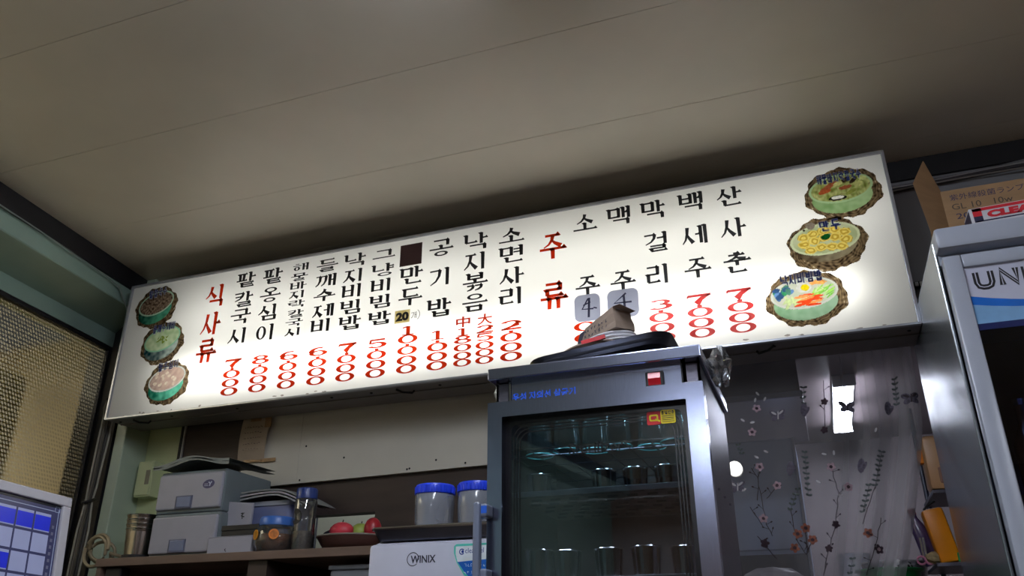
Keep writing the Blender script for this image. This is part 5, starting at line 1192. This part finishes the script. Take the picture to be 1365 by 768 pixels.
for x, z in ((-0.147, 1.759), (-0.13, 1.781), (-0.17, 1.69), (-0.186, 1.696), (-0.118, 1.761), (-0.156, 1.572), (-0.125, 1.589), (0.071, 1.559), (0.061, 1.439), (0.05, 1.565), (0.083, 1.453), (-0.264, 1.585), (-0.262, 1.511), (-.22, 1.47), (.02, 1.48), (.2, 1.62)):
    i = Ink(); petal(i, x, z, random.uniform(0, 3), .016, .007); i.build('embroidered_petal', th_wh, cu, CP(.003))

# ================================================================== KITCHEN THINGS BEHIND THE CURTAIN
kp = thing('kitchen_cupboard', 'tall pale bluish steel cupboard in the kitchen behind the lace curtain', 'cupboard', (-.24, 4.45, 0))
ks = mat('cupboard_steel', rgb(186, 202, 236), rough=0.35, metal=0.3, var=0.06, scale=3)
MB().box((-.176, .176), (-.245, .25), (0, 1.968), bevel=.004).build('cupboard_body', ks, kp)
MB().box((-.172, .164), (-.262, -.246), (1.44, 1.96), bevel=.004).build('door', ks, kp)
MB().box((-.172, .164), (-.262, -.246), (.1, 1.42), bevel=.004).build('door', mat('cupboard_grey', rgb(110, 112, 122), rough=0.4), kp)
MB().box((.166, .178), (-.264, -.245), (.1, 1.966), bevel=.002).build('edge_strip', mat('edge_bright', rgb(206, 214, 232), rough=0.3), kp)
hd_ = thing('range_hood', 'dark range hood box under the kitchen ceiling beside the lamp', 'hood', (-.55, 4.6, 2.19))
MB().box((-.65, .55), (-.4, .6), (0, .228)).build('hood_body', mat('hood_dark', rgb(70, 62, 62), rough=0.4, metal=0.3, var=0.15), hd_)
MB().box((-.66, .56), (-.41, .61), (-.02, .012), bevel=.004).build('hood_lip', steel_d, hd_)
kt = thing('kitchen_table', 'white kitchen work table behind the lower part of the curtain', 'table', (-.15, 3.35, 0))
wt = mat('table_white', rgb(176, 172, 178), rough=0.4, var=0.08)
MB().box((-.6, .44), (-.25, .35), (1.13, 1.16), bevel=.004).build('table_top', wt, kt)
for x in (-.57, .41):
    for y in (-.22, .32): MB().box((x - .015, x + .015), (y - .015, y + .015), (0, 1.13)).build('leg', steel_d, kt)
crumple('carrier_bag', 'crumpled white carrier bag on the kitchen table behind the curtain', 'bag', (-.18, 3.25, 1.16), (.13, .10, .06), mat('bag_white', rgb(186, 182, 190), rough=0.45), 11, amp=.14)
for k, (x, lab) in enumerate(((-.13, 'dark red packet in front of the white carrier bag, the left one'), (.0, 'dark red packet in front of the white carrier bag, the right one'))):
    t = thing('red_packet', lab, 'packet', (x - .06, 3.13, 1.16), 'red packets on the kitchen table')
    MB().box((-.05, .05), (-.02, .03), (0, .06), bevel=.012).build('packet_body', mat('packet_red', rgb(126, 34, 46), rough=0.4, var=0.3), t)
    MB().box((-.05, .05), (.0, .006), (.058, .074)).build('packet_seal', mat('packet_red', (0, 0, 0)), t)
t = thing('glass_bowl', 'clear upturned glass bowl on the kitchen table behind the curtain folds', 'bowl', (.22, 3.25, 1.16))
MB().lathe([(.0, .001), (.05, .001), (.095, .06), (.11, .12), (.106, .12), (.09, .06), (0, .01)], 26).build('bowl_body', clear_pl, t, smooth=True)
MB().tube([(.109 * math.cos(2 * PI * k / 26), .109 * math.sin(2 * PI * k / 26), .121) for k in range(26)], .003, 6, True).build('bowl_rim', mat('thread_white', (0, 0, 0)), t, smooth=True)
t = thing('white_canister', 'tall white canister on the kitchen table behind the curtain', 'canister', (.10, 3.42, 1.16))
MB().lathe([(0, .001), (.055, .001), (.057, .01), (.057, .15), (.05, .16)], 24).build('canister_body', white_pl, t, smooth=True)
MB().lathe([(.058, .15), (.058, .172), (0, .176)], 24).build('canister_lid', white_pl, t, smooth=True)
# rack at the right of the opening, seen between curtain and refrigerator
rk = thing('wire_rack', 'steel rack with two shelves between curtain and refrigerator', 'rack', (.53, 3.02, 0))
for z in (1.235, 1.452):
    MB().box((-.215 if z < 1.3 else -.185, .30), (-.14, .16), (z, z + .012), bevel=.002).build('shelf', steel_d, rk)
for x, y in ((-.17, .15), (.29, -.13), (.29, .15)):
    if 1: MB().tube([(x, y, 0), (x, y, 1.8)], .008, 8).build('post', steel, rk)
t = thing('beige_jug', 'beige plastic jug with a lug on the upper rack shelf', 'jug', (.385, 2.93, 1.4642))
bj = mat('beige_plastic', rgb(206, 158, 112), rough=0.4, var=0.06)
MB().box((-.042, .05), (-.04, .06), (0, .175), bevel=.016).build('jug_body', bj, t, smooth=True)
MB().box((-.056, -.040), (-.01, .02), (.09, .135), bevel=.004).build('lug', mat('orange_plastic', rgb(216, 130, 30), rough=0.4), t)
MB().box((-.01, .04), (-.046, -.038), (.02, .07), bevel=.004).build('recess_panel', mat('beige_dark', rgb(150, 106, 86), rough=0.5), t)
t = thing('orange_bottle', 'bright orange flat bottle leaning on the lower rack shelf', 'bottle', (.358, 2.93, 1.2475), rot=(0, -0.16, 0))
MB().box((-.028, .034), (-.03, .03), (0, .165), bevel=.010).build('bottle_body', mat('orange_bright', rgb(232, 140, 16), rough=0.4, var=0.05), t, smooth=True)
MB().tube([(-.02, -.02, .165), (.0, -.025, .178), (.02, -.02, .185)], .004, 6).build('black_strap', black_m, t)
t = thing('purple_bottle', 'purple glossy bottle just left of the orange bottle on the rack', 'bottle', (.318, 2.99, 1.2475), rot=(0, -0.2, 0))
MB().lathe([(0, .001), (.022, .001), (.024, .01), (.022, .12), (.010, .15), (.010, .165)], 18).build('bottle_body', mat('purple_gloss', rgb(86, 70, 110), rough=0.15), t, smooth=True)
MB().lathe([(.012, .16), (.012, .18), (0, .18)], 12).build('bottle_cap', mat('plum_red', rgb(110, 20, 44), rough=0.4), t, smooth=True)
t = thing('green_basin', 'green plastic basin at the lower right beside the curtain edge', 'basin', (.185, 2.99, 1.16))
MB().lathe([(0, .002), (.07, .002), (.095, .07), (.102, .074), (.098, .078), (.09, .07), (0, .01)], 26).build('basin_body', mat('green_plastic', rgb(20, 120, 60), rough=0.4, var=0.08), t, smooth=True)
MB().tube([(.10 * math.cos(2 * PI * k / 26), .10 * math.sin(2 * PI * k / 26), .076) for k in range(26)], .004, 6, True).build('basin_rim', mat('green_plastic', (0, 0, 0)), t, smooth=True)
crumple('patterned_cloth', 'black and white patterned cloth lying in the green basin', 'cloth', (.215, 2.99, 1.20), (.05, .04, .035), printed('cloth_print', [(0.02, 0.02, 0.02), (0.02, 0.02, 0.02), (.7, .7, .74)], 60, 0.0, 'voronoi', [0.1, .4, .6]), 21, amp=.12)
t = thing('pink_scissors', 'pink handled scissors and tan brush heads at the rack corner', 'scissors', (.292, 2.95, 1.2475))
for s_ in (-1, 1):
    MB().tube([(.012 * s_ + .012 * math.cos(a), -.02, .012 + .012 * math.sin(a)) for a in [2 * PI * k / 12 for k in range(12)]], .0035, 6, True).build('finger_ring', mat('pink_plastic', rgb(206, 130, 160), rough=0.4), t, smooth=True)
    MB().box((.004 * s_ - .003, .004 * s_ + .003), (-.021, -.018), (.022, .08)).build('blade', chrome, t)
crumple('sponge', 'tan worn scouring sponge on the rack above the scissors', 'sponge', (.325, 2.93, 1.2475), (.035, .025, .018), mat('sponge_tan', rgb(170, 150, 112), rough=0.9, var=0.3, scale=60), 31, amp=.12)
t = thing('green_peg', 'small bright green clip hanging on the rack post', 'clip', (.395, 2.90, 1.2475))
MB().box((-.016, .016), (-.01, .01), (0, .03), bevel=.005).build('clip_jaw', mat('green_clip', rgb(30, 160, 90), rough=0.4), t)
MB().box((-.010, .010), (-.014, .006), (.028, .045), bevel=.004).build('clip_arm', mat('green_clip', (0, 0, 0)), t)
